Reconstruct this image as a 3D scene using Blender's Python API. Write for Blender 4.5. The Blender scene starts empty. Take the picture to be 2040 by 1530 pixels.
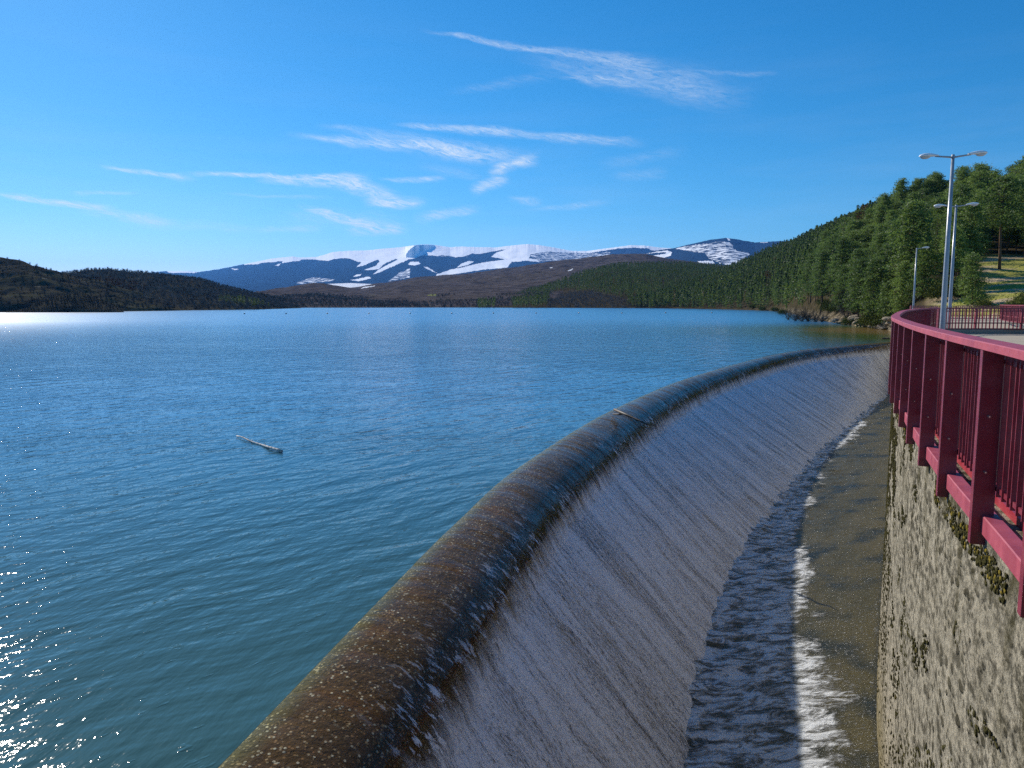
import bpy, math, random
import numpy as np
from mathutils import Vector, Matrix
R = math.radians
rng = np.random.default_rng(7)
random.seed(7)
S = bpy.context.scene
COL = S.collection

# ------------------------------------------------------------------ camera
F = 1480.0; PITCH = R(6.25); CP = math.cos(PITCH); SP = math.sin(PITCH); CZ = 4.3
cam_d = bpy.data.cameras.new('camera'); cam = bpy.data.objects.new('camera', cam_d); COL.objects.link(cam)
cam.location = (0, 0, CZ); cam.rotation_euler = (R(90) - PITCH, 0, 0)
cam_d.sensor_width = 36; cam_d.sensor_fit = 'HORIZONTAL'; cam_d.lens = F / 2040 * 36
cam_d.clip_start = 0.05; cam_d.clip_end = 80000
S.camera = cam
# ------------------------------------------------------------------ light
SUN_AZ = -36.0; SUN_EL = 30.0
S.view_settings.view_transform = 'Standard'; S.view_settings.look = 'None'
S.view_settings.exposure = 0.22; S.view_settings.gamma = 1
S.cycles.use_denoising = False
S.cycles.max_bounces = 7; S.cycles.transparent_max_bounces = 24; S.cycles.volume_bounces = 0
S.cycles.diffuse_bounces = 3; S.cycles.glossy_bounces = 3
S.cycles.sample_clamp_direct = 0; S.cycles.sample_clamp_indirect = 4
sv = Vector((math.sin(R(SUN_AZ)) * math.cos(R(SUN_EL)), math.cos(R(SUN_AZ)) * math.cos(R(SUN_EL)), math.sin(R(SUN_EL))))
sun_d = bpy.data.lights.new('sun', 'SUN'); sun = bpy.data.objects.new('sun', sun_d); COL.objects.link(sun)
sun_d.energy = 5.0; sun_d.angle = R(0.5); sun_d.color = (1, .93, .82)
sun.rotation_euler = (-sv).to_track_quat('-Z', 'Y').to_euler(); sun.location = (-20, 30, 60)


# ------------------------------------------------------------------ node helper
class N:
    def __init__(s, tree): s.t = tree; s.n = tree.nodes; s.l = tree.links
    def put(s, sock, v):
        if v is None: return
        if hasattr(v, 'is_linked') or hasattr(v, 'links'): s.l.new(v, sock)
        else:
            if isinstance(v, (tuple, list)) and len(v) == 3 and sock.type == 'RGBA': v = (*v, 1)
            sock.default_value = v
    def node(s, typ, **kw):
        n = s.n.new(typ)
        for k, v in kw.items(): setattr(n, k, v)
        return n
    def m(s, op, a, b=None, c=None, clamp=False):
        n = s.n.new('ShaderNodeMath'); n.operation = op; n.use_clamp = clamp
        for i, v in enumerate((a, b, c)):
            if v is not None: s.put(n.inputs[i], v)
        return n.outputs[0]
    def vm(s, op, a, b=None):
        n = s.n.new('ShaderNodeVectorMath'); n.operation = op
        s.put(n.inputs[0], a)
        if b is not None:
            s.put(n.inputs[3] if op == 'SCALE' else n.inputs[1], b)
        return n.outputs['Value'] if op in ('DOT_PRODUCT', 'LENGTH') else n.outputs[0]
    def mr(s, v, a, b, c=0., d=1., smooth=False):
        n = s.n.new('ShaderNodeMapRange'); n.interpolation_type = 'SMOOTHSTEP' if smooth else 'LINEAR'
        for i, x in enumerate((v, a, b, c, d)): s.put(n.inputs[i], x)
        return n.outputs[0]
    def noise(s, vec, scale=1., detail=3., rough=.5, dist=0., color=False, lac=2.):
        n = s.n.new('ShaderNodeTexNoise')
        s.put(n.inputs['Vector'], vec); n.inputs['Scale'].default_value = scale
        n.inputs['Detail'].default_value = detail; n.inputs['Roughness'].default_value = rough
        n.inputs['Distortion'].default_value = dist; n.inputs['Lacunarity'].default_value = lac
        return n.outputs['Color'] if color else n.outputs[0]
    def vor(s, vec, scale=1., out='Distance', feature='F1', rnd=1.):
        n = s.n.new('ShaderNodeTexVoronoi'); n.feature = feature
        s.put(n.inputs['Vector'], vec); n.inputs['Scale'].default_value = scale; n.inputs['Randomness'].default_value = rnd
        return n.outputs[out]
    def mix(s, f, a, b, blend='MIX'):
        n = s.n.new('ShaderNodeMix'); n.data_type = 'RGBA'; n.blend_type = blend
        s.put(n.inputs[0], f); s.put(n.inputs[6], a); s.put(n.inputs[7], b)
        return n.outputs[2]
    def comb(s, x, y, z=0.):
        n = s.n.new('ShaderNodeCombineXYZ')
        for i, v in enumerate((x, y, z)): s.put(n.inputs[i], v)
        return n.outputs[0]
    def sep(s, v):
        n = s.n.new('ShaderNodeSeparateXYZ'); s.put(n.inputs[0], v); return n.outputs
    def pos(s): return s.n.new('ShaderNodeNewGeometry').outputs['Position']
    def uv(s): return s.n.new('ShaderNodeTexCoord').outputs['UV']
    def obj(s): return s.n.new('ShaderNodeTexCoord').outputs['Object']
    def attr(s, name, out='Fac'):
        n = s.n.new('ShaderNodeAttribute'); n.attribute_name = name; return n.outputs[out]
    def rnd(s): return s.n.new('ShaderNodeObjectInfo').outputs['Random']
    def bump(s, h, dist=1., strength=1., normal=None):
        n = s.n.new('ShaderNodeBump'); n.inputs['Strength'].default_value = strength
        n.inputs['Distance'].default_value = dist; s.put(n.inputs['Height'], h)
        if normal is not None: s.put(n.inputs['Normal'], normal)
        return n.outputs[0]
    def bsdf(s, color=(.5, .5, .5), rough=.6, normal=None, spec=.5, metal=0., **kw):
        if isinstance(rough, float) and rough >= .8:      # dry matt surfaces
            n = s.n.new('ShaderNodeBsdfDiffuse'); s.put(n.inputs[0], color); n.inputs[1].default_value = 0.
            if normal is not None: s.put(n.inputs['Normal'], normal)
            return n.outputs[0]
        n = s.n.new('ShaderNodeBsdfPrincipled')
        s.put(n.inputs['Base Color'], color); s.put(n.inputs['Roughness'], rough)
        s.put(n.inputs['Specular IOR Level'], spec); s.put(n.inputs['Metallic'], metal)
        if normal is not None: s.put(n.inputs['Normal'], normal)
        for k, v in kw.items(): s.put(n.inputs[k.replace('_', ' ')], v)
        return n.outputs[0]
    def out(s, sh, vol=None):
        o = s.n.new('ShaderNodeOutputMaterial')
        if sh is not None: s.l.new(sh, o.inputs[0])
        if vol is not None: s.l.new(vol, o.inputs[1])


def mat(name):
    m = bpy.data.materials.new(name); m.use_nodes = True; m.node_tree.nodes.clear()
    return m, N(m.node_tree)


# ------------------------------------------------------------------ world: sky with thin cirrus
def px_azel(px, py):
    X = px - 1020; up = -(py - 765)
    f = F * CP + up * SP; z = up * CP - F * SP
    return math.degrees(math.atan2(X, f)), math.degrees(math.atan2(z, math.hypot(X, f)))


W = bpy.data.worlds.new('World'); S.world = W; W.use_nodes = True; W.node_tree.nodes.clear()
w = N(W.node_tree)
sky = w.node('ShaderNodeTexSky', sky_type='NISHITA', sun_disc=False)
sky.sun_elevation = R(SUN_EL); sky.sun_rotation = R(SUN_AZ)
sky.altitude = 1200; sky.air_density = 1.0; sky.dust_density = 0.25; sky.ozone_density = 3.0
hs = w.node('ShaderNodeHueSaturation'); hs.inputs['Saturation'].default_value = 1.22; hs.inputs['Hue'].default_value = .495
w.l.new(sky.outputs[0], hs.inputs['Color'])
cr, cg, cb = w.sep(hs.outputs[0])
skyb = w.comb(w.m('MULTIPLY', w.m('POWER', cr, 1.37), .317), w.m('MULTIPLY', w.m('POWER', cg, .93), .98), w.m('MULTIPLY', w.m('POWER', cb, .87), 1.40))
gen = w.node('ShaderNodeTexCoord').outputs['Generated']
sx, sy, sz = w.sep(gen)
hor = w.m('SQRT', w.m('ADD', w.m('MULTIPLY', sx, sx), w.m('MULTIPLY', sy, sy)))
az = w.m('MULTIPLY', w.m('ARCTAN2', sx, sy), 57.2958)
el = w.m('MULTIPLY', w.m('ARCTAN2', sz, hor), 57.2958)
P0 = w.comb(az, el, 0.)
warp = w.vm('SUBTRACT', w.noise(w.vm('MULTIPLY', P0, (.35, 1.1, 1)), 1., 4., .55, color=True), (.5, .5, .5))
P1 = w.vm('ADD', P0, w.vm('MULTIPLY', warp, (1.2, .75, 0)))
strokes = [  # more filaments
    (840, 330, 960, 352, 8, 10, .14), (250, 440, 520, 458, 10, 8, .16), (1220, 350, 1330, 345, 8, 10, .12), (640, 250, 790, 276, 5, 12, .2), (560, 430, 800, 440, 14, 16, .16), (900, 180, 1100, 150, 6, 10, .1),
   # x0,y0,x1,y1, halfwidth0, halfwidth1 (px), strength
    (860, 62, 1130, 106, 3, 7, .40), (1090, 100, 1300, 126, 6, 13, .36), (1060, 118, 1480, 196, 12, 26, .21),
    (1200, 125, 1420, 165, 14, 24, .13), (1120, 150, 1270, 168, 4, 8, .25), (1400, 143, 1540, 145, 4, 3, .14),
    (790, 250, 1010, 262, 4, 8, .5), (960, 260, 1270, 284, 7, 8, .38),
    (590, 270, 800, 292, 5, 9, .42), (750, 276, 1040, 316, 14, 15, .45), (800, 285, 960, 310, 6, 10, .35),
    (970, 342, 1070, 314, 6, 12, .6), (940, 382, 1010, 350, 9, 12, .55), (1010, 395, 1080, 404, 6, 6, .25),
    (380, 347, 720, 352, 3, 6, .62), (520, 360, 730, 364, 6, 10, .6), (680, 358, 800, 404, 12, 13, .6), (730, 404, 840, 404, 7, 9, .6),
    (760, 357, 890, 358, 3, 6, .42), (-20, 383, 220, 416, 4, 6, .7), (210, 332, 380, 356, 3, 5, .6),
    (140, 384, 270, 384, 3, 3, .28), (160, 421, 340, 440, 6, 8, .4), (450, 388, 650, 393, 3, 4, .2),
    (600, 412, 750, 454, 5, 9, .62), (690, 459, 810, 456, 9, 9, .58), (510, 458, 640, 456, 5, 6, .28),
    (830, 436, 950, 416, 10, 7, .42), (1060, 418, 1210, 402, 4, 7, .2), (1200, 330, 1360, 300, 10, 10, .1)]
tot = None
for (x0, y0, x1, y1, w0, w1, k) in strokes:
    a0, e0 = px_azel(x0, y0); a1, e1 = px_azel(x1, y1)
    d = math.hypot(a1 - a0, e1 - e0); ux, uy = (a1 - a0) / d, (e1 - e0) / d
    deg = math.degrees(1 / F)
    q = w.vm('SUBTRACT', P1, (a0, e0, 0))
    t = w.vm('DOT_PRODUCT', q, (ux / d, uy / d, 0))
    n_ = w.m('ABSOLUTE', w.vm('DOT_PRODUCT', q, (-uy, ux, 0)))
    wd = w.mr(t, 0., 1., w0 * deg * 1.7, w1 * deg * 1.7)
    a = w.mr(w.m('DIVIDE', n_, wd), 1., 0., 0., k, smooth=True)
    b = w.mr(w.m('ABSOLUTE', w.m('SUBTRACT', t, .5)), .62, .22, 0., 1., smooth=True)
    v = w.m('MULTIPLY', a, b)
    tot = v if tot is None else w.m('ADD', tot, v)
rot = w.comb(w.vm('DOT_PRODUCT', P1, (.97, -.22, 0)), w.vm('DOT_PRODUCT', P1, (.22, .97, 0)))
fil = w.noise(w.vm('MULTIPLY', rot, (.7, 4.6, 1)), 1., 9., .74, 1.0)
tot = w.m('MULTIPLY', tot, w.mr(fil, .34, .70, .05, 1.55))
haze_band = w.m('MULTIPLY', w.mr(w.noise(w.vm('MULTIPLY', P0, (.05, .35, 1)), 1., 5., .6), .45, .8, 0., .10), w.mr(el, 22., 4., 0., 1.))
tot = w.m('MINIMUM', w.m('ADD', tot, haze_band), .85)
skyc = w.mix(tot, skyb, (7.2, 8.0, 8.8))
bg = w.node('ShaderNodeBackground'); w.l.new(skyc, bg.inputs[0]); bg.inputs[1].default_value = 0.094
wo = w.node('ShaderNodeOutputWorld'); w.l.new(bg.outputs[0], wo.inputs[0])


# ------------------------------------------------------------------ mesh helpers
def mk(name, V, Fc, m=None, parent=None, smooth=False, uv=None, loc=None):
    """V (n,3); Fc list of faces or (k,4)/(k,3) int array"""
    me = bpy.data.meshes.new(name)
    V = np.asarray(V, dtype=np.float32)
    if isinstance(Fc, np.ndarray):
        k, c = Fc.shape
        me.vertices.add(len(V)); me.vertices.foreach_set('co', V.ravel())
        me.loops.add(k * c); me.loops.foreach_set('vertex_index', Fc.astype(np.int32).ravel())
        me.polygons.add(k); me.polygons.foreach_set('loop_start', np.arange(0, k * c, c, dtype=np.int32))
        me.update(calc_edges=True)
    else:
        me.from_pydata([tuple(map(float, v)) for v in V], [], Fc); me.update()
    if smooth: me.polygons.foreach_set('use_smooth', np.ones(len(me.polygons), bool))
    if uv is not None:
        l = me.uv_layers.new(name='UVMap')
        vi = np.zeros(len(me.loops), np.int32); me.loops.foreach_get('vertex_index', vi)
        l.data.foreach_set('uv', np.asarray(uv, np.float32)[vi].ravel())
    if m: me.materials.append(m)
    o = bpy.data.objects.new(name, me); COL.objects.link(o)
    if parent: o.parent = parent
    if loc is not None: o.location = loc
    return o


def gridfaces(nu, nv):
    i = np.arange(nu - 1)[:, None] * nv + np.arange(nv - 1)[None, :]
    i = i.ravel()
    return np.stack([i, i + nv, i + nv + 1, i + 1], 1)


def vattr(o, name, vals):
    a = o.data.attributes.new(name, 'FLOAT', 'POINT'); a.data.foreach_set('value', np.asarray(vals, np.float32).ravel())


def tag(o, label=None, cat=None, group=None, kind=None):
    for k, v in (('label', label), ('category', cat), ('group', group), ('kind', kind)):
        if v: o[k] = v
    return o


def empty(name, loc=(0, 0, 0), rz=0):
    o = bpy.data.objects.new(name, None); COL.objects.link(o); o.location = loc; o.rotation_euler = (0, 0, rz)
    o.empty_display_size = .2
    return o


class MB:
    def __init__(s): s.v = []; s.f = []
    def add(s, v, f):
        b = len(s.v); s.v += [tuple(map(float, p)) for p in v]; s.f += [tuple(b + i for i in q) for q in f]; return s
    def box(s, c, size, ax=(1, 0)):
        """c centre, size (along ax, across, z); ax horizontal unit dir"""
        a, b = ax; L, D, Hh = [q / 2 for q in size]; P = []
        for dz in (-Hh, Hh):
            for (i, j) in ((-L, -D), (L, -D), (L, D), (-L, D)):
                P.append((c[0] + a * i - b * j, c[1] + b * i + a * j, c[2] + dz))
        return s.add(P, [(3, 2, 1, 0), (4, 5, 6, 7), (0, 1, 5, 4), (1, 2, 6, 5), (2, 3, 7, 6), (3, 0, 4, 7)])
    def tube(s, pts, rad, n=8, cap=True):
        pts = [Vector(p) for p in pts]
        if not hasattr(rad, '__len__'): rad = [rad] * len(pts)
        V = []; Fc = []; up = Vector((0, 0, 1)); prev = None
        for i, p in enumerate(pts):
            d = (pts[min(i + 1, len(pts) - 1)] - pts[max(i - 1, 0)]).normalized()
            if prev is None:
                a = d.cross(up if abs(d.z) < .9 else Vector((1, 0, 0))).normalized()
            else: a = (prev - d * prev.dot(d)).normalized()
            prev = a; b = d.cross(a)
            for k in range(n):
                q = 2 * math.pi * k / n
                V.append(p + (a * math.cos(q) + b * math.sin(q)) * rad[i])
        for i in range(len(pts) - 1):
            for k in range(n):
                k2 = (k + 1) % n
                Fc.append((i * n + k, i * n + k2, (i + 1) * n + k2, (i + 1) * n + k))
        if cap: Fc.append(tuple(range(n - 1, -1, -1))); Fc.append(tuple((len(pts) - 1) * n + k for k in range(n)))
        return s.add(V, Fc)
    def build(s, name, m, parent=None, smooth=False, loc=None):
        return mk(name, s.v, s.f, m, parent, smooth, loc=loc)


def sweep(path, prof, closed_prof=True):
    """path (n,2) polyline, prof list of (offset to the right-hand inward side, z)"""
    path = np.asarray(path, float); n = len(path)
    nr = normals2(path)
    V = []
    for i in range(n):
        for (o, z) in prof: V.append((path[i, 0] + nr[i, 0] * o, path[i, 1] + nr[i, 1] * o, z))
    k = len(prof); Fc = []
    for i in range(n - 1):
        for j in range(k if closed_prof else k - 1):
            j2 = (j + 1) % k
            Fc.append((i * k + j, (i + 1) * k + j, (i + 1) * k + j2, i * k + j2))
    if closed_prof: Fc.append(tuple(range(k))); Fc.append(tuple(range((n - 1) * k + k - 1, (n - 1) * k - 1, -1)))
    return V, Fc


def normals2(path):
    t = np.gradient(path, axis=0); t /= np.linalg.norm(t, axis=1)[:, None]
    return np.stack([t[:, 1], -t[:, 0]], 1)      # right-hand side of travel


def resample(pts, step):
    """catmull-rom through pts, even spacing"""
    P = np.asarray(pts, float); Q = []
    E = np.vstack([2 * P[0] - P[1], P, 2 * P[-1] - P[-2]])
    for i in range(1, len(E) - 2):
        for t in np.linspace(0, 1, 24, endpoint=False):
            a, b, c, d = E[i - 1], E[i], E[i + 1], E[i + 2]
            Q.append(.5 * ((2 * b) + (c - a) * t + (2 * a - 5 * b + 4 * c - d) * t * t + (3 * b - a - 3 * c + d) * t ** 3))
    Q.append(P[-1]); Q = np.array(Q)
    s = np.r_[0, np.cumsum(np.linalg.norm(np.diff(Q, axis=0), axis=1))]
    n = max(2, int(round(s[-1] / step)) + 1); u = np.linspace(0, s[-1], n)
    return np.stack([np.interp(u, s, Q[:, 0]), np.interp(u, s, Q[:, 1])], 1), u


def proj(x, y, z):
    dz = z - CZ; f = y * CP - dz * SP; u = y * SP + dz * CP
    return 1020 + F * x / f, 765 - F * u / f


# value noise in numpy
def hash2(i, j, s):
    h = (i * 374761393 + j * 668265263 + s * 974634777) & 0xffffffff
    h = ((h ^ (h >> 13)) * 1274126177) & 0xffffffff
    return ((h ^ (h >> 16)) & 0xffff) / 65535.0
def vnoise(x, y, s=0):
    x = np.asarray(x, float); y = np.asarray(y, float)
    i = np.floor(x).astype(np.int64); j = np.floor(y).astype(np.int64); u = x - i; v = y - j
    u = u * u * (3 - 2 * u); v = v * v * (3 - 2 * v)
    return (hash2(i, j, s) * (1 - u) + hash2(i + 1, j, s) * u) * (1 - v) + (hash2(i, j + 1, s) * (1 - u) + hash2(i + 1, j + 1, s) * u) * v
def fbm(x, y, s=0, o=4, g=.5):
    r = 0; a = 1; tt = 0
    for k in range(o):
        r = r + a * (vnoise(x * 2 ** k, y * 2 ** k, s + k) - .5); tt += a; a *= g
    return r / tt * 2


# ================================================================== SETTING: curves in plan
crest_pts = [(-7.2, -14), (-5.5, -6), (-4.17, 0), (-3.5, 3.1), (-2.78, 6.47), (-1.97, 10.4), (-1.12, 14.3), (.35, 19.8), (4.38, 30.5), (11.6, 45), (25, 65.8), (41, 81), (47, 85.5)]
toe_pts = [(-3.4, -14), (-1.5, -6), (0.1, 0), (1.15, 4.5), (2.05, 8.6), (3.14, 12.95), (4.23, 16.1), (5.36, 19.2), (7.33, 23.6), (9.38, 27.6), (11.7, 31.5), (16.3, 39.6), (24.3, 52.2), (34.6, 68), (44, 80), (48.5, 84.5)]
wall_pts = [(-3.6, -1.2), (-2.4, -.25), (-.8, .1), (.5, .3), (1.5, 1.1), (2.4, 2.7), (3.26, 4.75), (4.19, 7.15), (5.38, 10), (6.64, 12.8), (8.05, 15.8), (10.4, 20.3), (14.5, 28), (19.0, 36.2), (21.4, 41), (28, 53.3), (39, 74), (46, 86)]
crest, cu = resample(crest_pts, .5)
toe, _ = resample(toe_pts, .25)
wall, wu = resample(wall_pts, .25)
CN = normals2(crest)


def hit(p, d, line):
    a = line[:-1] - p; e = line[1:] - line[:-1]
    den = d[0] * e[:, 1] - d[1] * e[:, 0]; den = np.where(abs(den) < 1e-9, 1e-9, den)
    t = (a[:, 0] * e[:, 1] - a[:, 1] * e[:, 0]) / den; q = (a[:, 0] * d[1] - a[:, 1] * d[0]) / den
    ok = (q >= -.001) & (q <= 1.001) & (t > 0)
    return t[ok].min() if ok.any() else None


SW = []
for p, n_ in zip(crest, CN):
    h = hit(p, n_, toe); SW.append(h if h else 3.0)
SW = np.array(SW); SW = np.convolve(np.pad(SW, 6, 'edge'), np.ones(13) / 13, 'valid')
FLOOR = -4.3
crown = [(-.6, -1.6), (-.35, -.7), (-.15, -.2), (0, -.02), (.12, .025), (.35, .045), (.6, .035), (.85, -.01), (1.1, -.08), (1.35, -.19), (1.58, -.34), (1.78, -.52), (1.95, -.74), (2.08, -.97)]


def weir_mesh(off, s0=0, zend=FLOOR - .5):
    rows = []; vv = []
    pr = [c for c in crown if c[0] >= s0]
    nface = 26
    for i in range(len(crest)):
        cs_ = np.interp(crest[i, 1], [0, 8, 16, 25, 44, 80], [.82, .82, .84, .88, .72, .64])
        q = [(a * cs_, b if b > -.1 else b) for a, b in pr]; b = q[-1]; Ssl = max(SW[i], 3.2); sl = (Ssl - b[0]); dz = b[1] - FLOOR
        ex = (FLOOR - zend) / dz
        for k in range(1, nface + 1):
            t = k / nface * (1 + ex); q.append((b[0] + sl * t, b[1] - dz * t))
        q = np.array(q); tg = np.gradient(q, axis=0); tg /= np.linalg.norm(tg, axis=1)[:, None]
        q2 = q + np.stack([-tg[:, 1], tg[:, 0]], 1) * off
        L = np.r_[0, np.cumsum(np.linalg.norm(np.diff(q, axis=0), axis=1))]
        rows.append(np.stack([crest[i, 0] + CN[i, 0] * q2[:, 0], crest[i, 1] + CN[i, 1] * q2[:, 0], q2[:, 1]], 1))
        vv.append(np.stack([np.full(len(q), cu[i]), np.where(L < 2.1 * cs_, L / cs_ * .9, L - 2.1 * cs_ + 1.89) + pr[0][0]], 1))
    V = np.array(rows); return V.reshape(-1, 3), gridfaces(V.shape[0], V.shape[1])[:, ::-1], np.array(vv).reshape(-1, 2)


# ---------------- weir concrete
m_weir, g = mat('weir_concrete')
uvn = g.uv(); u_, v_, _z = g.sep(uvn)
Pm = g.comb(u_, v_, 0.)
cell = g.vor(Pm, 24., 'Color'); cs = g.sep(cell)
cd = g.vor(Pm, 24.)
peb = g.m('MULTIPLY', g.mr(cs[0], .46, .54), g.mr(cd, .46, .34))
cell2 = g.vor(Pm, 11., 'Color'); c2 = g.sep(cell2)
peb2 = g.m('MULTIPLY', g.mr(c2[0], .86, .9), g.mr(g.vor(Pm, 11.), .33, .24))
peb = g.m('MULTIPLY', g.m('MAXIMUM', peb, peb2), g.mr(g.noise(Pm, 1.1, 4., .6), .40, .60, .3, 1.))
base = g.mix(g.noise(Pm, 2.2, 6., .65), (.028, .018, .010), (.185, .115, .058))
rust = g.mr(g.noise(g.vm('MULTIPLY', Pm, (1.2, .5, 1)), 1., 4., .6), .52, .68)
base = g.mix(g.m('MULTIPLY', rust, .38), base, (.19, .085, .03))
pc = g.mix(cs[1], (.36, .26, .14), (.24, .12, .055))
pc = g.mix(g.mr(cs[2], .8, .9), pc, (.58, .52, .38))
colr = g.mix(peb, base, pc)
colr = g.mix(g.m('MULTIPLY', g.mr(v_, .40, .08), .75), colr, g.mix(peb, (.14, .14, .065), (.45, .42, .2)))   # slimy upstream lip
dark = g.mr(g.m('ADD', v_, g.mr(g.noise(g.vm('MULTIPLY', Pm, (2.5, .5, 1)), 1., 5.), 0, 1, -.5, .5)), .95, 1.55)
colr = g.mix(g.m('MULTIPLY', dark, .62), colr, g.mix(g.m('MULTIPLY', peb, .5), (.095, .048, .018), (.42, .28, .13)))
faceM = g.mr(v_, 2.0, 2.8)
fs = g.noise(g.vm('MULTIPLY', Pm, (2.4, .25, 1)), 1., 6., .6)
colr = g.mix(faceM, colr, g.mix(g.mr(fs, .35, .68), (.05, .042, .032), (.26, .235, .19)))
hgt = g.m('ADD', g.m('MULTIPLY', peb, .006), g.m('MULTIPLY', g.noise(Pm, 7., 7., .65), .06))
g.out(g.bsdf(colr, .9, g.bump(hgt, 1., 1.), .1))
V, Fc, UV = weir_mesh(0.)
weir = mk('spillway_weir', V, Fc, m_weir, smooth=True, uv=UV)
tag(weir, 'long curved concrete weir with a rounded pebbly brown crest between reservoir and channel', 'weir')

# ---------------- sheet of water running over the weir
m_cas, g = mat('running_water')
uvn = g.uv(); u_, v_, _z = g.sep(uvn)
wob = g.m('MULTIPLY', g.m('SUBTRACT', g.noise(g.comb(g.m('MULTIPLY', u_, .7), g.m('MULTIPLY', v_, .6)), 1., 3.), .5), .5)
uu = g.m('ADD', u_, wob)
st = g.noise(g.comb(g.m('MULTIPLY', uu, 7.), g.m('MULTIPLY', v_, 1.1)), 1., 7., .68)
st2 = g.noise(g.comb(g.m('MULTIPLY', uu, 1.5), g.m('MULTIPLY', v_, .12), 5.), 1., 5., .6)
spk = g.noise(g.comb(g.m('MULTIPLY', uu, 24.), g.m('MULTIPLY', v_, 9.)), 1., 6., .82)
ed = g.m('ADD', v_, g.m('MULTIPLY', g.m('SUBTRACT', g.noise(g.comb(g.m('MULTIPLY', u_, 2.6), g.m('MULTIPLY', v_, .5)), 1., 6., .7), .5), 1.5))
start = g.mr(ed, 1.75, 2.4, smooth=True)
dens = g.m('ADD', g.m('ADD', g.m('MULTIPLY', st, .62), g.m('MULTIPLY', st2, .5)), g.m('MULTIPLY', spk, 1.15))
foam = g.m('MULTIPLY', g.mr(dens, .94, 1.18, .10, 1.0), start)
# flecks of foam breaking off on the brink, sun glints painted into the white
flk = g.noise(g.comb(g.m('MULTIPLY', uu, 7.), g.m('MULTIPLY', v_, 2.6), 3.), 1., 5., .75)
clus = g.mr(g.noise(g.comb(g.m('MULTIPLY', u_, .6), g.m('MULTIPLY', v_, .4), 9.), 1., 3.), .40, .56)
zone = g.m('MULTIPLY', g.mr(v_, .9, 1.7), g.mr(v_, 3.0, 2.2))
fl = g.m('MULTIPLY', g.m('MULTIPLY', g.mr(flk, .54, .60), clus), zone)
foam = g.m('MAXIMUM', foam, g.m('MULTIPLY', fl, .95))  # foam mask also carries the painted sun glints on the brink
hgt = g.m('ADD', g.m('ADD', g.m('MULTIPLY', st, .05), g.m('MULTIPLY', spk, .02)),
          g.m('MULTIPLY', g.noise(g.comb(g.m('MULTIPLY', uu, 9.), g.m('MULTIPLY', v_, 2.)), 1., 4.), .02))
nb = g.bump(hgt, 1., 1.)
sheen = g.mr(g.noise(g.comb(g.m('MULTIPLY', uu, 3.2), g.m('MULTIPLY', v_, .5), 6.), 1., 6., .7), .38, .62, .35, 1.6)
smooth_h = g.m('ADD', g.m('MULTIPLY', g.noise(g.comb(g.m('MULTIPLY', uu, 5.), g.m('MULTIPLY', v_, .8)), 1., 5., .6), .011), g.m('MULTIPLY', g.noise(g.comb(g.m('MULTIPLY', uu, 22.), g.m('MULTIPLY', v_, 8.)), 1., 3.), .0012))
nf = g.bump(smooth_h, 1., .9)
lw = g.node('ShaderNodeLayerWeight'); lw.inputs['Blend'].default_value = .5; g.l.new(nf, lw.inputs['Normal'])
frv = g.m('ADD', .012, g.m('MULTIPLY', g.m('POWER', lw.outputs['Facing'], 5.2), .62))
gl = g.node('ShaderNodeBsdfGlossy'); gl.inputs['Roughness'].default_value = .06; g.l.new(nf, gl.inputs['Normal'])
tr = g.node('ShaderNodeBsdfTransparent'); tr.inputs[0].default_value = (.95, .96, .93, 1)
film = g.node('ShaderNodeMixShader'); g.l.new(g.m('MULTIPLY', frv, sheen), film.inputs[0]); g.l.new(tr.outputs[0], film.inputs[1]); g.l.new(gl.outputs[0], film.inputs[2])
fcol = g.mix(g.mr(st2, .3, .7), (.78, .79, .84), (.92, .93, .96))
fo = g.bsdf(fcol, .38, nb, .5)
mx = g.node('ShaderNodeMixShader'); g.l.new(foam, mx.inputs[0]); g.l.new(film.outputs[0], mx.inputs[1]); g.l.new(fo, mx.inputs[2])
g.out(mx.outputs[0])
V, Fc, UV = weir_mesh(.035, .1, FLOOR - .05)
casc = mk('falling_water', V, Fc, m_cas, smooth=True, uv=UV)
tag(casc, 'thin foaming sheet of water sliding down the weir face', kind='structure')

# ---------------- reservoir
m_lake, g = mat('reservoir_water')
P = g.pos()
def uvdir(P, deg):
    a = R(deg)
    return g.vm('DOT_PRODUCT', P, (math.sin(a), math.cos(a), 0)), g.vm('DOT_PRODUCT', P, (math.cos(a), -math.sin(a), 0))
wp = g.vm('ADD', P, g.vm('SCALE', g.vm('SUBTRACT', g.noise(P, .12, 2., color=True), (.5, .5, .5)), 2.2))
ua, va = uvdir(wp, 34); ub, vb = uvdir(wp, 58); uc, vc = uvdir(wp, 12)
gust = g.mr(g.noise(g.vm('MULTIPLY', P, (.012, .03, 1)), 1., 3.), .3, .7, .55, 1.15)
h1 = g.noise(g.comb(g.m('MULTIPLY', ua, .42), g.m('MULTIPLY', va, 1.35)), 1., 2., .45)
h2 = g.noise(g.comb(g.m('MULTIPLY', ub, 1.0), g.m('MULTIPLY', vb, 3.1), 4.), 1., 2., .5)
h3 = g.noise(g.comb(g.m('MULTIPLY', uc, 1.7), g.m('MULTIPLY', vc, 5.2), 8.), 1., 3., .55)
h4 = g.noise(P, 14., 2.)
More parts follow.
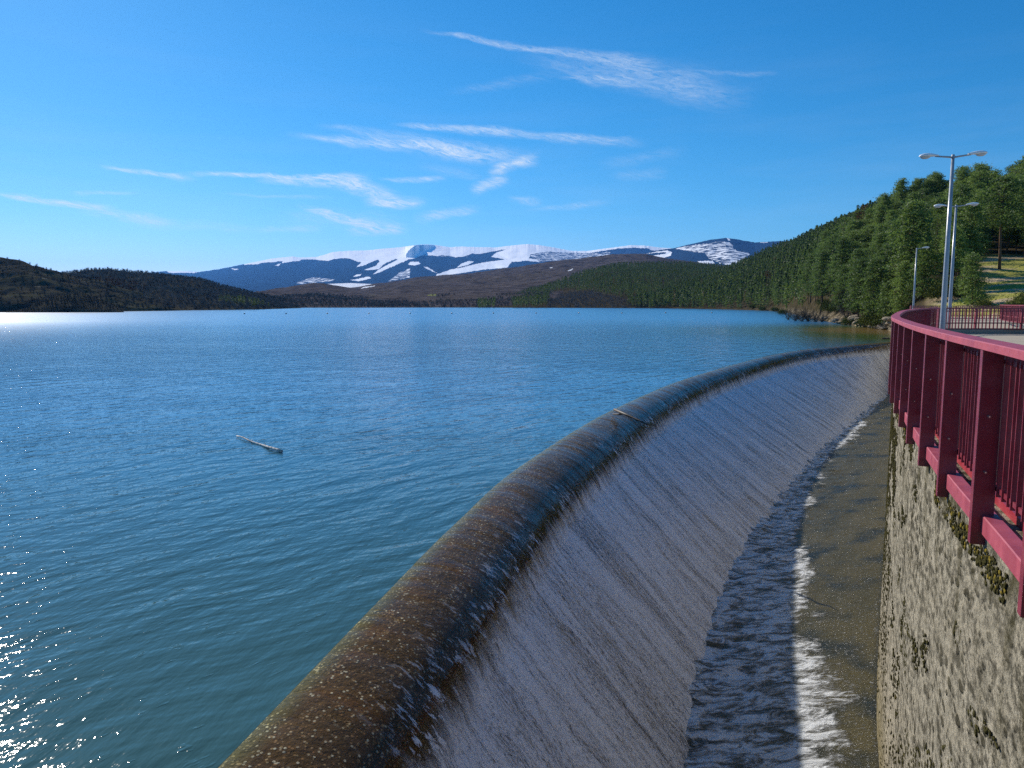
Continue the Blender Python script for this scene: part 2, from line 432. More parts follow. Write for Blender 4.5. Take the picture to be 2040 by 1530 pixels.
# calm water slides smooth towards the crest
hh = g.m('ADD', g.m('ADD', g.m('MULTIPLY', h1, .092), g.m('MULTIPLY', h2, .044)), g.m('ADD', g.m('MULTIPLY', h3, .028), g.m('MULTIPLY', h4, .0022)))
ld = g.vm('LENGTH', P)
h5 = g.mr(g.noise(g.comb(g.m('MULTIPLY', ua, 3.2), g.m('MULTIPLY', va, 7.5), 2.), 1., 2., .6), .64, .8)
hh = g.m('ADD', g.m('MULTIPLY', hh, g.mr(ld, 15., 120., 1., .9)), g.m('MULTIPLY', h5, g.mr(ld, 20., 150., .011, .008)))
hh = g.m('MULTIPLY', hh, gust)
nb = g.bump(hh, 1., 1.)
px_, py_, pz_ = g.sep(P)
# bed shows through in the shallow right-hand corner
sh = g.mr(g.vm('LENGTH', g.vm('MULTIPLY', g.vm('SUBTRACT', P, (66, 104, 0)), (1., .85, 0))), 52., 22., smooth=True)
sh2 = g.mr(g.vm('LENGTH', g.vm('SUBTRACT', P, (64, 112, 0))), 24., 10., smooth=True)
body = g.mix(g.mr(ld, 25., 200.), g.mix(g.noise(P, .15, 3.), (.022, .13, .27), (.030, .15, .30)), (.045, .20, .40))  # reflected sky painted into the body colour, bluer with distance
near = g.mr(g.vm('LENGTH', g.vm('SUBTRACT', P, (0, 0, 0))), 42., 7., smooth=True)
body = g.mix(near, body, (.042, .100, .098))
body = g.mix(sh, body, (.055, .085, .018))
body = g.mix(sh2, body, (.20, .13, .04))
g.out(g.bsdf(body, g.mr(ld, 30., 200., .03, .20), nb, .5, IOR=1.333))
ce = [(crest[i, 0] + CN[i, 0] * .04, crest[i, 1] + CN[i, 1] * .04) for i in range(len(crest))]
poly = [(-3000, -14)] + ce + [(49, 87.2), (62, 101), (3000, 101), (3000, 9000), (-3000, 9000)]
mk('reservoir_water', [(a, b, 0) for a, b in poly], [tuple(range(len(poly)))], m_lake)['kind'] = 'structure'
bpy.data.objects['reservoir_water']['label'] = 'blue rippled water of the reservoir'

# ---------------- channel water
m_ch, g = mat('channel_water')
uvn = g.uv(); u_, v_, _z = g.sep(uvn)      # u metres along, v metres from the toe
w01 = g.attr('across')
P = g.comb(u_, v_, 0.)
lace = g.noise(g.comb(g.m('MULTIPLY', u_, 2.6), g.m('MULTIPLY', v_, 1.5)), 1., 9., .74, 1.4)
rid = g.noise(g.comb(g.m('MULTIPLY', u_, 3.4), g.m('MULTIPLY', v_, 1.2), 2.), 1., 6., .66, .8)
big = g.noise(g.comb(g.m('MULTIPLY', u_, .22), g.m('MULTIPLY', v_, .5), 7.), 1., 4., .6)
lim = g.m('ADD', w01, g.m('MULTIPLY', g.m('SUBTRACT', big, .5), .7))
reach = g.mr(u_, 30., 46., .90, .38)
zone = g.mr(g.m('SUBTRACT', lim, reach), .10, -.22, smooth=True)
zone = g.m('MAXIMUM', zone, g.m('MULTIPLY', g.mr(v_, 1.2, .2), .8))
dens = g.m('ADD', g.m('MULTIPLY', lace, .62), g.m('MULTIPLY', rid, .5))
foam = g.mr(g.m('ADD', dens, g.m('MULTIPLY', zone, .36)), .82, .94, smooth=True)
foam = g.m('MULTIPLY', foam, zone)
bk = g.mr(g.noise(g.comb(g.m('MULTIPLY', u_, 13.), g.m('MULTIPLY', v_, 8.), 13.), 1., 5., .85), .555, .60)
foam = g.m('MAXIMUM', foam, g.m('MULTIPLY', bk, g.mr(w01, .55, 1., .35, .7)))
bed = g.mix(g.noise(g.comb(g.m('MULTIPLY', u_, .35), g.m('MULTIPLY', v_, .9)), 1., 5., .6), (.042, .042, .015), (.15, .115, .040))
bed = g.mix(g.mr(g.noise(P, .6, 5.), .5, .65), bed, (.020, .026, .020))
bed = g.mix(g.mr(w01, .93, .99), bed, (.02, .022, .018))
hgt = g.m('ADD', g.m('ADD', g.m('MULTIPLY', foam, g.m('MULTIPLY', lace, .16)), g.m('MULTIPLY', rid, .06)), g.m('MULTIPLY', g.noise(g.comb(g.m('MULTIPLY', u_, 13.), g.m('MULTIPLY', v_, 8.), 1.), 1., 5., .75), .035))
nb = g.bump(hgt, 1., 1.)
water = g.bsdf(bed, .22, nb, .5, IOR=1.333)
fo = g.bsdf((.80, .82, .82), .6, nb, .3)
mx = g.node('ShaderNodeMixShader'); g.l.new(foam, mx.inputs[0]); g.l.new(water, mx.inputs[1]); g.l.new(fo, mx.inputs[2])
g.out(mx.outputs[0])
rows = []; uvs = []; acr = []
nv = 60
tr_, tu = resample(toe_pts, .2)
TN = normals2(tr_)
for i in range(len(tr_)):
    h = hit(tr_[i], np.array([1., .12]) / np.hypot(1, .12), wall + normals2(wall) * .25)
    if h is None: h = 6.0 if tr_[i, 1] < 20 else .6
    h = min(h, 14)
    for k in range(nv):
        t = k / (nv - 1); d = h * t
        rows.append((tr_[i, 0] + d * .993 - .25 * (1 - t), tr_[i, 1] + d * .119, FLOOR)); uvs.append((tu[i], d)); acr.append(t)
V = np.array(rows); uvs = np.array(uvs); acr = np.array(acr)
amp = np.clip(1.1 - acr * 1.2, .12, 1)
V[:, 2] += amp * (.11 * fbm(uvs[:, 0] * 1.7, uvs[:, 1] * .9, 3, 4) + .07 * fbm(uvs[:, 0] * 5, uvs[:, 1] * 2.4, 9, 2)) + .12 * np.exp(-uvs[:, 1] / .5)
ch = mk('channel_water', V, gridfaces(len(tr_), nv)[:, ::-1], m_ch, smooth=True, uv=uvs); vattr(ch, 'across', acr)
tag(ch, 'shallow brown water streaked with white foam in the channel below the weir', kind='structure')
b = MB(); b.box((30, 30, FLOOR - 1.2), (160, 160, 1.0)); bed_o = b.build('channel_bed', m_weir); bed_o['kind'] = 'structure'

# ---------------- side wall
m_wall, g = mat('wall_concrete')
uvn = g.uv(); u_, v_, _z = g.sep(uvn)      # u along, v height
P = g.comb(u_, v_, 0.)
base = g.mix(g.noise(g.vm('MULTIPLY', P, (1.3, .28, 1)), 1., 7., .62), (.27, .24, .18), (.64, .57, .43))
vs = g.noise(g.vm('MULTIPLY', P, (2.4, .22, 1)), 1., 5., .6)
base = g.mix(g.m('MULTIPLY', g.mr(vs, .52, .68), .5), base, (.68, .60, .46))
pits = g.mr(g.noise(g.vm('MULTIPLY', P, (8., 9., 1)), 1., 6., .78), .46, .58)
patch = g.mr(g.noise(g.vm('MULTIPLY', P, (.55, .3, 1)), 1., 4., .6), .36, .58)
base = g.mix(g.m('MULTIPLY', g.m('MULTIPLY', pits, g.mr(patch, 0, 1, .4, 1.)), .88), base, (.05, .046, .034))
vv_ = g.vm('MULTIPLY', g.vm('ADD', P, g.vm('SCALE', g.noise(P, 6., 3., color=True), .10)), (4.2, 8.5, 1))
spot = g.m('SUBTRACT', g.vor(vv_, 1.), g.m('MULTIPLY', g.sep(g.vor(vv_, 1., 'Color'))[0], .34))
spot = g.m('MULTIPLY', g.mr(spot, .16, .04), g.mr(g.noise(g.vm('MULTIPLY', P, (.45, .6, 1)), 1., 4., .6), .36, .52, .15, 1.))
base = g.mix(g.m('MULTIPLY', spot, .8), base, g.mix(g.noise(P, 2., 3.), (.040, .036, .026), (.085, .075, .045)))
blot = g.mr(g.noise(g.vm('MULTIPLY', P, (2.2, 4.2, 1)), 1., 6., .75), .50, .60)
base = g.mix(g.m('MULTIPLY', blot, .72), base, (.06, .055, .04))
moss = g.m('MULTIPLY', g.mr(g.noise(g.vm('MULTIPLY', P, (3., 1.5, 1)), 1., 6., .7), .5, .64), g.mr(v_, .2, 2.4))
base = g.mix(g.m('MULTIPLY', moss, .8), base, (.075, .065, .028))
low = g.mr(v_, -2.6, -4.2)
base = g.mix(g.m('MULTIPLY', low, .55), base, (.20, .16, .06))
hgt = g.m('ADD', g.m('MULTIPLY', g.noise(g.vm('MULTIPLY', P, (14., 7., 1)), 1., 6., .72), .09), g.m('MULTIPLY', g.noise(g.vm('MULTIPLY', P, (3, 1.2, 1)), 1., 4.), .08))
hgt = g.m('ADD', hgt, g.m('MULTIPLY', spot, .03))
g.out(g.bsdf(base, .9, g.bump(hgt, 1., 1.), .25))
WN = normals2(wall)
TOPZ = 2.50
nz = 60; rows = []; uvs = []
for i in range(len(wall)):
    for k in range(nz):
        z = TOPZ - (TOPZ - FLOOR + .6) * k / (nz - 1)
        rows.append((wall[i, 0] + WN[i, 0] * .105, wall[i, 1] + WN[i, 1] * .105, z)); uvs.append((wu[i], z))
V = np.array(rows); uvs = np.array(uvs)
dsp = .02 * fbm(uvs[:, 0] * 1.5, uvs[:, 1] * .8, 5, 4)
V[:, 0] += np.repeat(WN[:, 0], nz) * dsp; V[:, 1] += np.repeat(WN[:, 1], nz) * dsp
# give the wall its thickness and a top
nV = len(V); face = gridfaces(len(wall), nz)[:, ::-1].tolist()
top = V[::nz].copy(); back = top.copy(); back[:, 0] += WN[:, 0] * .62; back[:, 1] += WN[:, 1] * .62
top2 = top.copy(); top2[:, 2] += .08; back[:, 2] += .08; bot = back.copy(); bot[:, 2] = FLOOR - .6
allV = np.vstack([V, top2, back, bot]); n = len(wall)
uvx = np.vstack([uvs, np.stack([wu, np.full(n, TOPZ + .08)], 1), np.stack([wu, np.full(n, TOPZ + .7)], 1), np.stack([wu, np.full(n, TOPZ + 7)], 1)])
for i in range(n - 1):
    a, b_ = i * nz, (i + 1) * nz; t0 = nV + i; k0 = nV + n + i; z0 = nV + 2 * n + i
    face += [(a, b_, t0 + 1, t0), (t0, t0 + 1, k0 + 1, k0), (k0, k0 + 1, z0 + 1, z0)]
face = [tuple(f)[::-1] for f in face]
sw = mk('retaining_wall', allV, face, m_wall, uv=uvx, smooth=False)
tag(sw, 'tall pitted grey concrete wall with moss and lichen under the red railing', 'wall')

# moss cushions on the wall
m_moss, g = mat('moss')
c = g.mix(g.noise(g.pos(), 9., 4.), (.030, .028, .012), (.085, .075, .030))
c = g.mix(g.mr(g.attr('tone'), .82, .9), c, (.20, .15, .03))
g.out(g.bsdf(c, .95, g.bump(g.noise(g.pos(), 60., 4.), .02, 1.), .1))
nm = 70000
ui = 5.0 + 34 * rng.uniform(0, 1, nm) ** 2.2
zz = TOPZ - .12 - np.abs(rng.normal(0, 1, nm)) * 2.4
dn = .6 * fbm(ui * .3, zz * .5, 21, 4) + .6 * fbm(ui * 1.2, zz * 2.2, 33, 3)
keep = (dn > .07) & (rng.uniform(0, 1, nm) < .55) & (zz > FLOOR + .3)
edge = (zz > TOPZ - .35) & (fbm(ui * 1.1, zz * 0, 44, 2) > -.1)
keep |= edge & (rng.uniform(0, 1, nm) < .8)
ui = ui[keep]; zz = zz[keep]; edge = edge[keep]
# icosphere-like blob template
tmpl = []; tf = []
nr, ns = 4, 7
for a in range(nr):
    th = math.pi * (a + .5) / nr
    for b_ in range(ns): tmpl.append((math.sin(th) * math.cos(2 * math.pi * b_ / ns), math.sin(th) * math.sin(2 * math.pi * b_ / ns), math.cos(th)))
for a in range(nr - 1):
    for b_ in range(ns): tf.append((a * ns + b_, a * ns + (b_ + 1) % ns, (a + 1) * ns + (b_ + 1) % ns, (a + 1) * ns + b_))
tmpl = np.array(tmpl); tf = np.array(tf)
k = len(ui)
wx = np.interp(ui, wu, wall[:, 0]); wy = np.interp(ui, wu, wall[:, 1]); nx = np.interp(ui, wu, WN[:, 0]); ny = np.interp(ui, wu, WN[:, 1])
sz_ = rng.uniform(.006, .018, k) * np.where(edge, .95, 1) * np.interp(ui, [5, 14], [.62, 1]); hz = sz_ * rng.uniform(1.1, 2.0, k)
J = 1 + rng.uniform(-.3, .3, (k, len(tmpl)))
T = tmpl[None] * J[..., None]
tx, ty = -ny, nx
Vx = wx[:, None] + nx[:, None] * .10 + tx[:, None] * T[..., 0] * sz_[:, None] * 2.2 - nx[:, None] * T[..., 1] * sz_[:, None] * .7
Vy = wy[:, None] + ny[:, None] * .10 + ty[:, None] * T[..., 0] * sz_[:, None] * 2.2 - ny[:, None] * T[..., 1] * sz_[:, None] * .7
Vz = zz[:, None] + T[..., 2] * hz[:, None]
V = np.stack([Vx, Vy, Vz], -1).reshape(-1, 3)
Fm = (tf[None] + (np.arange(k) * len(tmpl))[:, None, None]).reshape(-1, 4)
ms = mk('moss', V, Fm, m_moss, smooth=True); vattr(ms, 'tone', np.repeat(np.clip(rng.uniform(0, .85, k) + edge * .25 * rng.uniform(0, 1, k), 0, 1), len(tmpl)))
tag(ms, 'dark moss cushions growing over the concrete wall face', kind='stuff')

# ---------------- walkway
m_deck, g = mat('pale_concrete')
P = g.pos()
c = g.mix(g.noise(P, .8, 6., .65), (.36, .31, .24), (.50, .45, .36))
c = g.mix(g.mr(g.noise(P, 40., 3.), .55, .7), c, (.25, .22, .18))
joint = g.mr(g.m('ABSOLUTE', g.m('SUBTRACT', g.m('FRACT', g.m('MULTIPLY', g.vm('DOT_PRODUCT', P, (.42, .91, 0)), .25)), .5)), .495, .5)
c = g.mix(joint, c, (.12, .11, .1))
g.out(g.bsdf(c, .85, g.bump(g.noise(P, 30., 4.), .01, .8), .25))
inn = wall + WN * .72
dp = [tuple(p) for p in inn if p[1] > -1] + [(64, 98), (90, 96), (130, 80), (120, -25), (-25, -25)]
mk('walkway', [(a, b_, 2.575) for a, b_ in dp], [tuple(range(len(dp)))[::-1]], m_deck)['kind'] = 'structure'


# ================================================================== paint
def paint(name, col, rough=.42, spec=.5):
    m, g = mat(name); P = g.obj()
    c = g.mix(g.m('MULTIPLY', g.mr(g.noise(P, 3., 5., .6), .4, .7), .35), col, tuple(min(1, q * 1.7 + .02) for q in col))
    chip = g.mr(g.noise(P, 38., 3., .7), .70, .73)
    c = g.mix(g.m('MULTIPLY', chip, .7), c, (.12, .06, .05))
    rg = g.mr(g.noise(P, 6., 4.), .3, .7, rough - .08, rough + .15)
    g.out(g.bsdf(c, rg, g.bump(g.noise(P, 25., 3.), .003, .5), spec))
    return m
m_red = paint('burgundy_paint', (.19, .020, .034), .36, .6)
m_sunlit = paint('sunlit_burgundy_paint', (.32, .048, .074), .5, .5)  # lighter copy of the burgundy, sunlight painted into the colour
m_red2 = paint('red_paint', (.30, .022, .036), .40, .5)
m_grey = paint('galvanised_steel', (.26, .29, .33), .30, .9)
m_bolt, g = mat('bolt_steel'); g.out(g.bsdf((.35, .22, .2), .4, metal=.4))
m_lampw, g = mat('lamp_housing'); g.out(g.bsdf(g.mix(g.noise(g.obj(), 8., 4.), (.72, .75, .78), (.85, .86, .87)), .45))
m_lens, g = mat('lamp_lens'); g.out(g.bsdf((.50, .54, .56), .15, spec=.6))

# ---------------- main railing R1
r1_pts = [(-3.2, -.9), (-2.3, -.28), (-.8, .08), (.5, .28), (1.5, 1.08), (2.4, 2.7), (3.26, 4.75), (4.19, 7.15), (5.38, 10), (6.64, 12.8), (8.05, 15.8), (10.4, 20.3), (14.6, 28), (17.3, 32.6), (20.4, 37.6), (22.2, 40.0), (23.3, 40.9)]
r1, ru = resample(r1_pts, .05)
r1c, _ = resample(r1_pts, .4)
RN = normals2(r1)
RT = np.stack([-RN[:, 1], RN[:, 0]], 1)


def at_u(u): i = int(np.clip(np.searchsorted(ru, u), 0, len(ru) - 1)); return r1[i], RN[i], RT[i]


rail = empty('railing', (5.5, 10, 2.6))
tag(rail, 'long curved burgundy railing bolted along the concrete wall above the spillway channel', 'railing')
inv = Vector(rail.location)


def child(mb, name, m, smooth=False):
    mb.v = [(a - inv.x, b_ - inv.y, c_ - inv.z) for a, b_, c_ in mb.v]
    return mb.build(name, m, rail, smooth)


def swp(prof, path=r1c):
    b = MB(); b.add(*sweep(path, prof)); return b
hr = child(swp([(-.012, 3.940), (-.012, 3.993), (-.004, 4.0), (.158, 4.0), (.166, 3.993), (.166, 3.940)][::-1]), 'handrail', m_sunlit)
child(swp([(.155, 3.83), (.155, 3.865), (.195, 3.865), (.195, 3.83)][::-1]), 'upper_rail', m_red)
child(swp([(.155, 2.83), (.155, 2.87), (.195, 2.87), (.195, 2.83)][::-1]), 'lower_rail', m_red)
child(swp([(.07, 2.49), (.07, 2.625), (.078, 2.633), (.185, 2.633), (.185, 2.49)][::-1]), 'edge_beam', m_sunlit)
child(swp([(.30, 2.56), (.30, 2.655), (.40, 2.655), (.40, 2.56)][::-1]), 'base_plate', m_red2)
# posts: find arc length of first post (4.28..) so that one stands at y about 5.7
u0 = ru[np.argmin(abs(r1[:, 1] - 5.78) + (r1[:, 0] < 2) * 99)]
PS = 1.51
post_us = [u0 + PS * k for k in range(-5, 40) if 0.3 < u0 + PS * k < ru[-1] - .1]


def post_mb(p, n_, t_):
    c = p + n_ * .076
    b = MB(); b.box((c[0], c[1], (2.39 + 3.938) / 2), (.085, .152, 3.938 - 2.39), tuple(t_)); return b
for k, u in enumerate(post_us):
    p, n_, t_ = at_u(u)
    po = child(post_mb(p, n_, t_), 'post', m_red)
    bv = po.modifiers.new('bevel', 'BEVEL'); bv.width = .006; bv.segments = 2
    if p[1] < 24 and p[1] > 1.5:
        for z in (2.98, 3.42):
            c = p + n_ * .07 - t_ * .0425
            b = MB(); b.tube([(c[0], c[1], z), (c[0] - t_[0] * .022 - n_[0] * .0, c[1] - t_[1] * .022, z)], .011, 8)
            b.tube([(c[0] - t_[0] * .022, c[1] - t_[1] * .022, z - .0), (c[0] - t_[0] * .05, c[1] - t_[1] * .05, z)], .006, 6)
            child(b, 'bolt', m_bolt)
bal = []
for k in range(len(post_us) - 1):
    for j in range(1, 11):
        bal.append(post_us[k] + PS * j / 11 * 1.0)


def bal_mb(b, u):
    p, n_, t_ = at_u(u); c = p + n_ * .175
    b.box((c[0], c[1], (2.80 + 3.939) / 2), (.013, .064, 3.939 - 2.80), tuple(t_)); return b
vis = [u for u in bal if u > u0 - 2.2]
for u in vis[:98]:
    child(bal_mb(MB(), u), 'baluster', m_red)
rest = MB()
for u in [q for q in bal if q not in set(vis[:98])]: bal_mb(rest, u)
o = child(rest, 'baluster', m_red); o['kind'] = 'stuff'


# ---------------- inner railings
def plain_railing(path, z0, z1, label, pitch=.2, lower=.34, end_panel=False, post_step=2.4, bw=.05):
    path = np.asarray(path, float); pc, pu = resample(path, .1); nn = normals2(pc)
    root = empty('railing', (pc[0, 0], pc[0, 1], z0)); tag(root, label, 'railing', 'red railings around the terrace')
    off = Vector(root.location)
    def part(mb, name, m=m_red):
        mb.v = [(a - off.x, b_ - off.y, c_ - off.z) for a, b_, c_ in mb.v]; return mb.build(name, m, root)
    cc, _ = resample(path, .8)
    def sw_(pr): b = MB(); b.add(*sweep(cc, pr[::-1])); return b
    part(sw_([(-.09, z1 - .075), (-.09, z1), (.09, z1), (.09, z1 - .075)]), 'handrail')
    part(sw_([(-.02, z1 - .22), (-.02, z1 - .17), (.02, z1 - .17), (.02, z1 - .22)]), 'upper_rail')
    part(sw_([(-.025, z0 + lower - .03), (-.025, z0 + lower + .03), (.025, z0 + lower + .03), (.025, z0 + lower - .03)]), 'lower_rail')
    part(sw_([(-.05, z0 - .02), (-.05, z0 + .05), (.05, z0 + .05), (.05, z0 - .02)]), 'base_rail')
    L = pu[-1]
    for u in np.arange(0, L + .01, post_step):
        i = min(int(u / .1), len(pc) - 1); t_ = (-nn[i, 1], nn[i, 0])
        b = MB(); b.box((pc[i, 0], pc[i, 1], (z0 + z1 - .08) / 2), (.09, .14, z1 - .08 - z0), t_); part(b, 'post')
    us = [u for u in np.arange(pitch / 2, L, pitch) if min(u % post_step, post_step - u % post_step) > .07]
    st = MB()
    for q, u in enumerate(us):
        i = min(int(u / .1), len(pc) - 1); t_ = (-nn[i, 1], nn[i, 0])
        b = MB() if q < 98 else st
        b.box((pc[i, 0], pc[i, 1], (z0 + .05 + z1 - .076) / 2), (bw, .05, z1 - .076 - z0 - .05), t_)
        if q < 98: part(b, 'baluster')
    if st.v: part(st, 'baluster')['kind'] = 'stuff'
    return root
plain_railing([(23.6, 41.3), (26.2, 41.6), (28.6, 41.2)], 2.83, 4.03, 'straight run of burgundy railing crossing behind the tall double lamp post')
plain_railing([(28.8, 41.0), (29.2, 38.5), (28.2, 35), (26.5, 31.5), (24.2, 27.5)], 2.83, 4.0, 'dense burgundy railing at the right edge of the photo curving towards the viewer', pitch=.17)
plain_railing([(39.6, 60.5), (35.6, 53.5), (33, 47), (32, 42)], 2.98, 4.15, 'pink lit railing beyond the terrace at the right edge of the frame', pitch=.2)
plain_railing([(39.5, 74), (43.2, 74.4), (48, 73.5)], 2.7, 4.0, 'farthest burgundy railing standing in front of the small single-arm lamp', pitch=.2)
plain_railing([(24.2, 43.2), (27.0, 47.5), (29.5, 52)], 2.72, 4.02, 'burgundy railing running away behind the second double lamp post', pitch=.18)
# plinth below the cross rail
b = MB(); b.add(*sweep(resample([(23.4, 41.3), (26.2, 41.6), (28.7, 41.15), (29.2, 38.5), (28.2, 35), (26.5, 31.5), (24.2, 27.5)], .6)[0], [(-.16, 2.2), (-.16, 2.81), (.16, 2.81), (.16, 2.2)][::-1]))
o = b.build('low_kerb_wall', m_wall); tag(o, 'low dark concrete kerb wall carrying the inner red railing', 'wall')


# ---------------- lamps
def lamp(loc, heads, adir, label, base_h=7.0, group='tall street lamps along the dam walkway'):
    root = empty('street_lamp', loc); tag(root, label, 'street lamp', group)
    b = MB(); b.tube([(0, 0, 0), (0, 0, .9), (0, 0, 3), (0, 0, base_h)], [.105, .10, .085, .055], 16)
    b.build('pole', m_grey, root, True)
    b = MB(); b.box((0, 0, .015), (.4, .4, .03)); b.tube([(0, 0, .03), (0, 0, .16)], [.14, .115], 12); b.build('base_plate', m_grey, root)
    b = MB(); b.tube([(0, 0, base_h - .02), (0, 0, base_h + .10)], [.075, .05], 12); b.build('cap', m_grey, root)
    ax, ay = adir[0] * .9, adir[1] * .9; ux_, uy_ = adir
    for s in heads:
        b = MB(); b.tube([(0, 0, base_h), (ax * s * .35, ay * s * .35, base_h + .035 + .015 * s), (ax * s * .72, ay * s * .72, base_h + .07 + .03 * s)], [.035, .032, .03], 10)
        b.build('arm', m_grey, root, True)
        # cobra head: housing lofted from rounded sections
        V = []; Fh = []; secs = [(.60, .04, .035, .0), (.70, .075, .055, .0), (.85, .105, .075, .005), (1.02, .135, .09, .005), (1.2, .14, .085, .0), (1.33, .10, .06, -.01), (1.38, .03, .02, -.02)]
        n = 14
        for (r, hw, hh, dz) in secs:
            for k in range(n):
                q = 2 * math.pi * k / n; cx = math.cos(q) * hw; cz = math.sin(q) * hh
                if cz < 0: cz *= .45
                V.append((ax * s * r - ay * cx, ay * s * r + ax * cx, base_h + .085 + cz + dz + .03 * (r - .6) + .045 * s * r))
        for i in range(len(secs) - 1):
            for k in range(n): Fh.append((i * n + k, i * n + (k + 1) % n, (i + 1) * n + (k + 1) % n, (i + 1) * n + k))
        Fh += [tuple(range(n)), tuple((len(secs) - 1) * n + k for k in range(n))]
        hd = mk('lamp_head', V, Fh, m_lampw, root, True)
        V = []; Fh = []; nr = 5
        for i in range(nr):
            th = math.pi / 2 * i / (nr - 1)
            for k in range(n):
                q = 2 * math.pi * k / n; rr = math.cos(th)
                lx = 1.13 + .21 * rr * math.cos(q); ly = .118 * rr * math.sin(q); lz = -.035 - .085 * math.sin(th)
                V.append((ax * s * lx - ay * ly, ay * s * lx + ax * ly, base_h + .085 + lz + .02 + .045 * s * lx))
        for i in range(nr - 1):
            for k in range(n): Fh.append((i * n + k, i * n + (k + 1) % n, (i + 1) * n + (k + 1) % n, (i + 1) * n + k))
        mk('lens', V, Fh, m_lens, hd, True)
    return root
lamp((16.18, 28, 2.6), (1, -1), (1., 0.), 'nearest and tallest looking double-headed grey lamp post behind the curved handrail', 7.0)
lamp((24.68, 41.2 + .9, 2.6), (1, -1), (1., 0.), 'second double-headed grey lamp post just behind the nearest one', 7.0)
lamp((39.9 + .3, 74.8, 2.6), (1,), (1., 0.), 'farthest lamp post with a single arm pointing right', 7.0)


# ================================================================== TERRAIN
def FW(py=600): return F * CP - (py - 765) * SP
def colx(px, Y): return (px - 1020) / FW() * Y
def zpix(py, Y): return CZ - (((py - 765) * CP + F * SP) / FW(py)) * Y


class Hill:
    def __init__(s, cols, p=.85, namp=0., nscale=40., seed=0, back=.5, ripple=None):
        """cols: (px, Y0, z0, Y1, ridge py of bare ground)"""
        c = np.array(cols, float); s.c = c; s.p = p; s.namp = namp; s.ns = nscale; s.seed = seed; s.back = back
    def col(s, px): c = s.c; return [np.interp(px, c[:, 0], c[:, k]) for k in range(1, 5)]
    def z(s, px, t, x, y):
        Y0, z0, Y1, py = s.col(px); z1 = zpix(py, Y1)
        tt = np.clip(t, 0, 1); zz = z0 + (z1 - z0) * tt ** s.p
        over = np.clip(t - 1, 0, 10); zz = zz - (z1 - z0) * over * 1.3
        nn = fbm(x / s.ns, y / s.ns, s.seed, 5, .55) * s.namp * (tt * (1.15 - tt) * 2.2 + .12 * (tt > .02))
        return zz + nn
    def height(s, x, y):
        px = 1020 + FW() * x / y; Y0, z0, Y1, py = s.col(px); t = (y - Y0) / (Y1 - Y0)
        return s.z(px, t, x, y), px, t
    def build(s, name, m, nx, nt, pw=1.0, attrs=None, below=-1.2):
        px = np.linspace(s.c[0, 0], s.c[-1, 0], nx); t = np.r_[-.03, np.linspace(0, 1, nt) ** pw, 1 + np.array([.05, .15, .4, 1.0])]
        PX, T = np.meshgrid(px, t, indexing='ij'); Y0, z0, Y1, py = s.col(PX)
        Y = Y0 + (Y1 - Y0) * T; X = colx(PX, Y)
        Z = s.z(PX, T, X, Y); Z = np.where(T < 0, np.minimum(Z, 0) + below, Z)
        V = np.stack([X, Y, Z], -1).reshape(-1, 3)
        o = mk(name, V, gridfaces(nx, len(t)), m, smooth=True); o['kind'] = 'structure'
        s.o = o; s.shape = X.shape; s.V = V
        return o


def inpoly(px, py, poly):
    inside = np.zeros(px.shape, bool); n = len(poly)
    for i in range(n):
        x0, y0 = poly[i]; x1, y1 = poly[(i + 1) % n]
        c = ((y0 > py) != (y1 > py)) & (px < (x1 - x0) * (py - y0) / (y1 - y0 + 1e-9) + x0); inside ^= c
    return inside


# --- snowy mountains
def zm(org, pts, k=6.8): return [(org[0] + a / k, org[1] + b_ / k) for a, b_ in pts]
sky_m = [(250, 548), (330, 540), (372, 540), (398, 541.5), (437, 536), (469, 529.6), (502, 523), (540.6, 515), (583, 511), (599, 513), (631, 511.8), (664, 502), (696, 499.5), (728, 499), (761, 495.6), (793, 493), (825, 488.5), (845, 486.9), (864, 487.5), (896.6, 492.4), (922.5, 491), (955, 492.4), (987, 493), (1025, 488.5), (1050.6, 486.3), (1073, 488), (1105.6, 493.4), (1141, 500), (1170, 500), (1219, 493.4), (1257.7, 488.5), (1283.6, 489), (1316, 493.4), (1342, 495), (1400, 498), (1500, 500), (1600, 500)]
sky_r = [(1230, 520), (1300, 500), (1342, 494.4), (1381, 485.3), (1413, 478), (1445.4, 474), (1461.6, 475.6), (1503.7, 483), (1523, 482), (1546, 480.4), (1620, 478), (1750, 486), (1900, 500)]
A, B, C_, D = (460, 470), (740, 470), (1020, 470), (1280, 455)
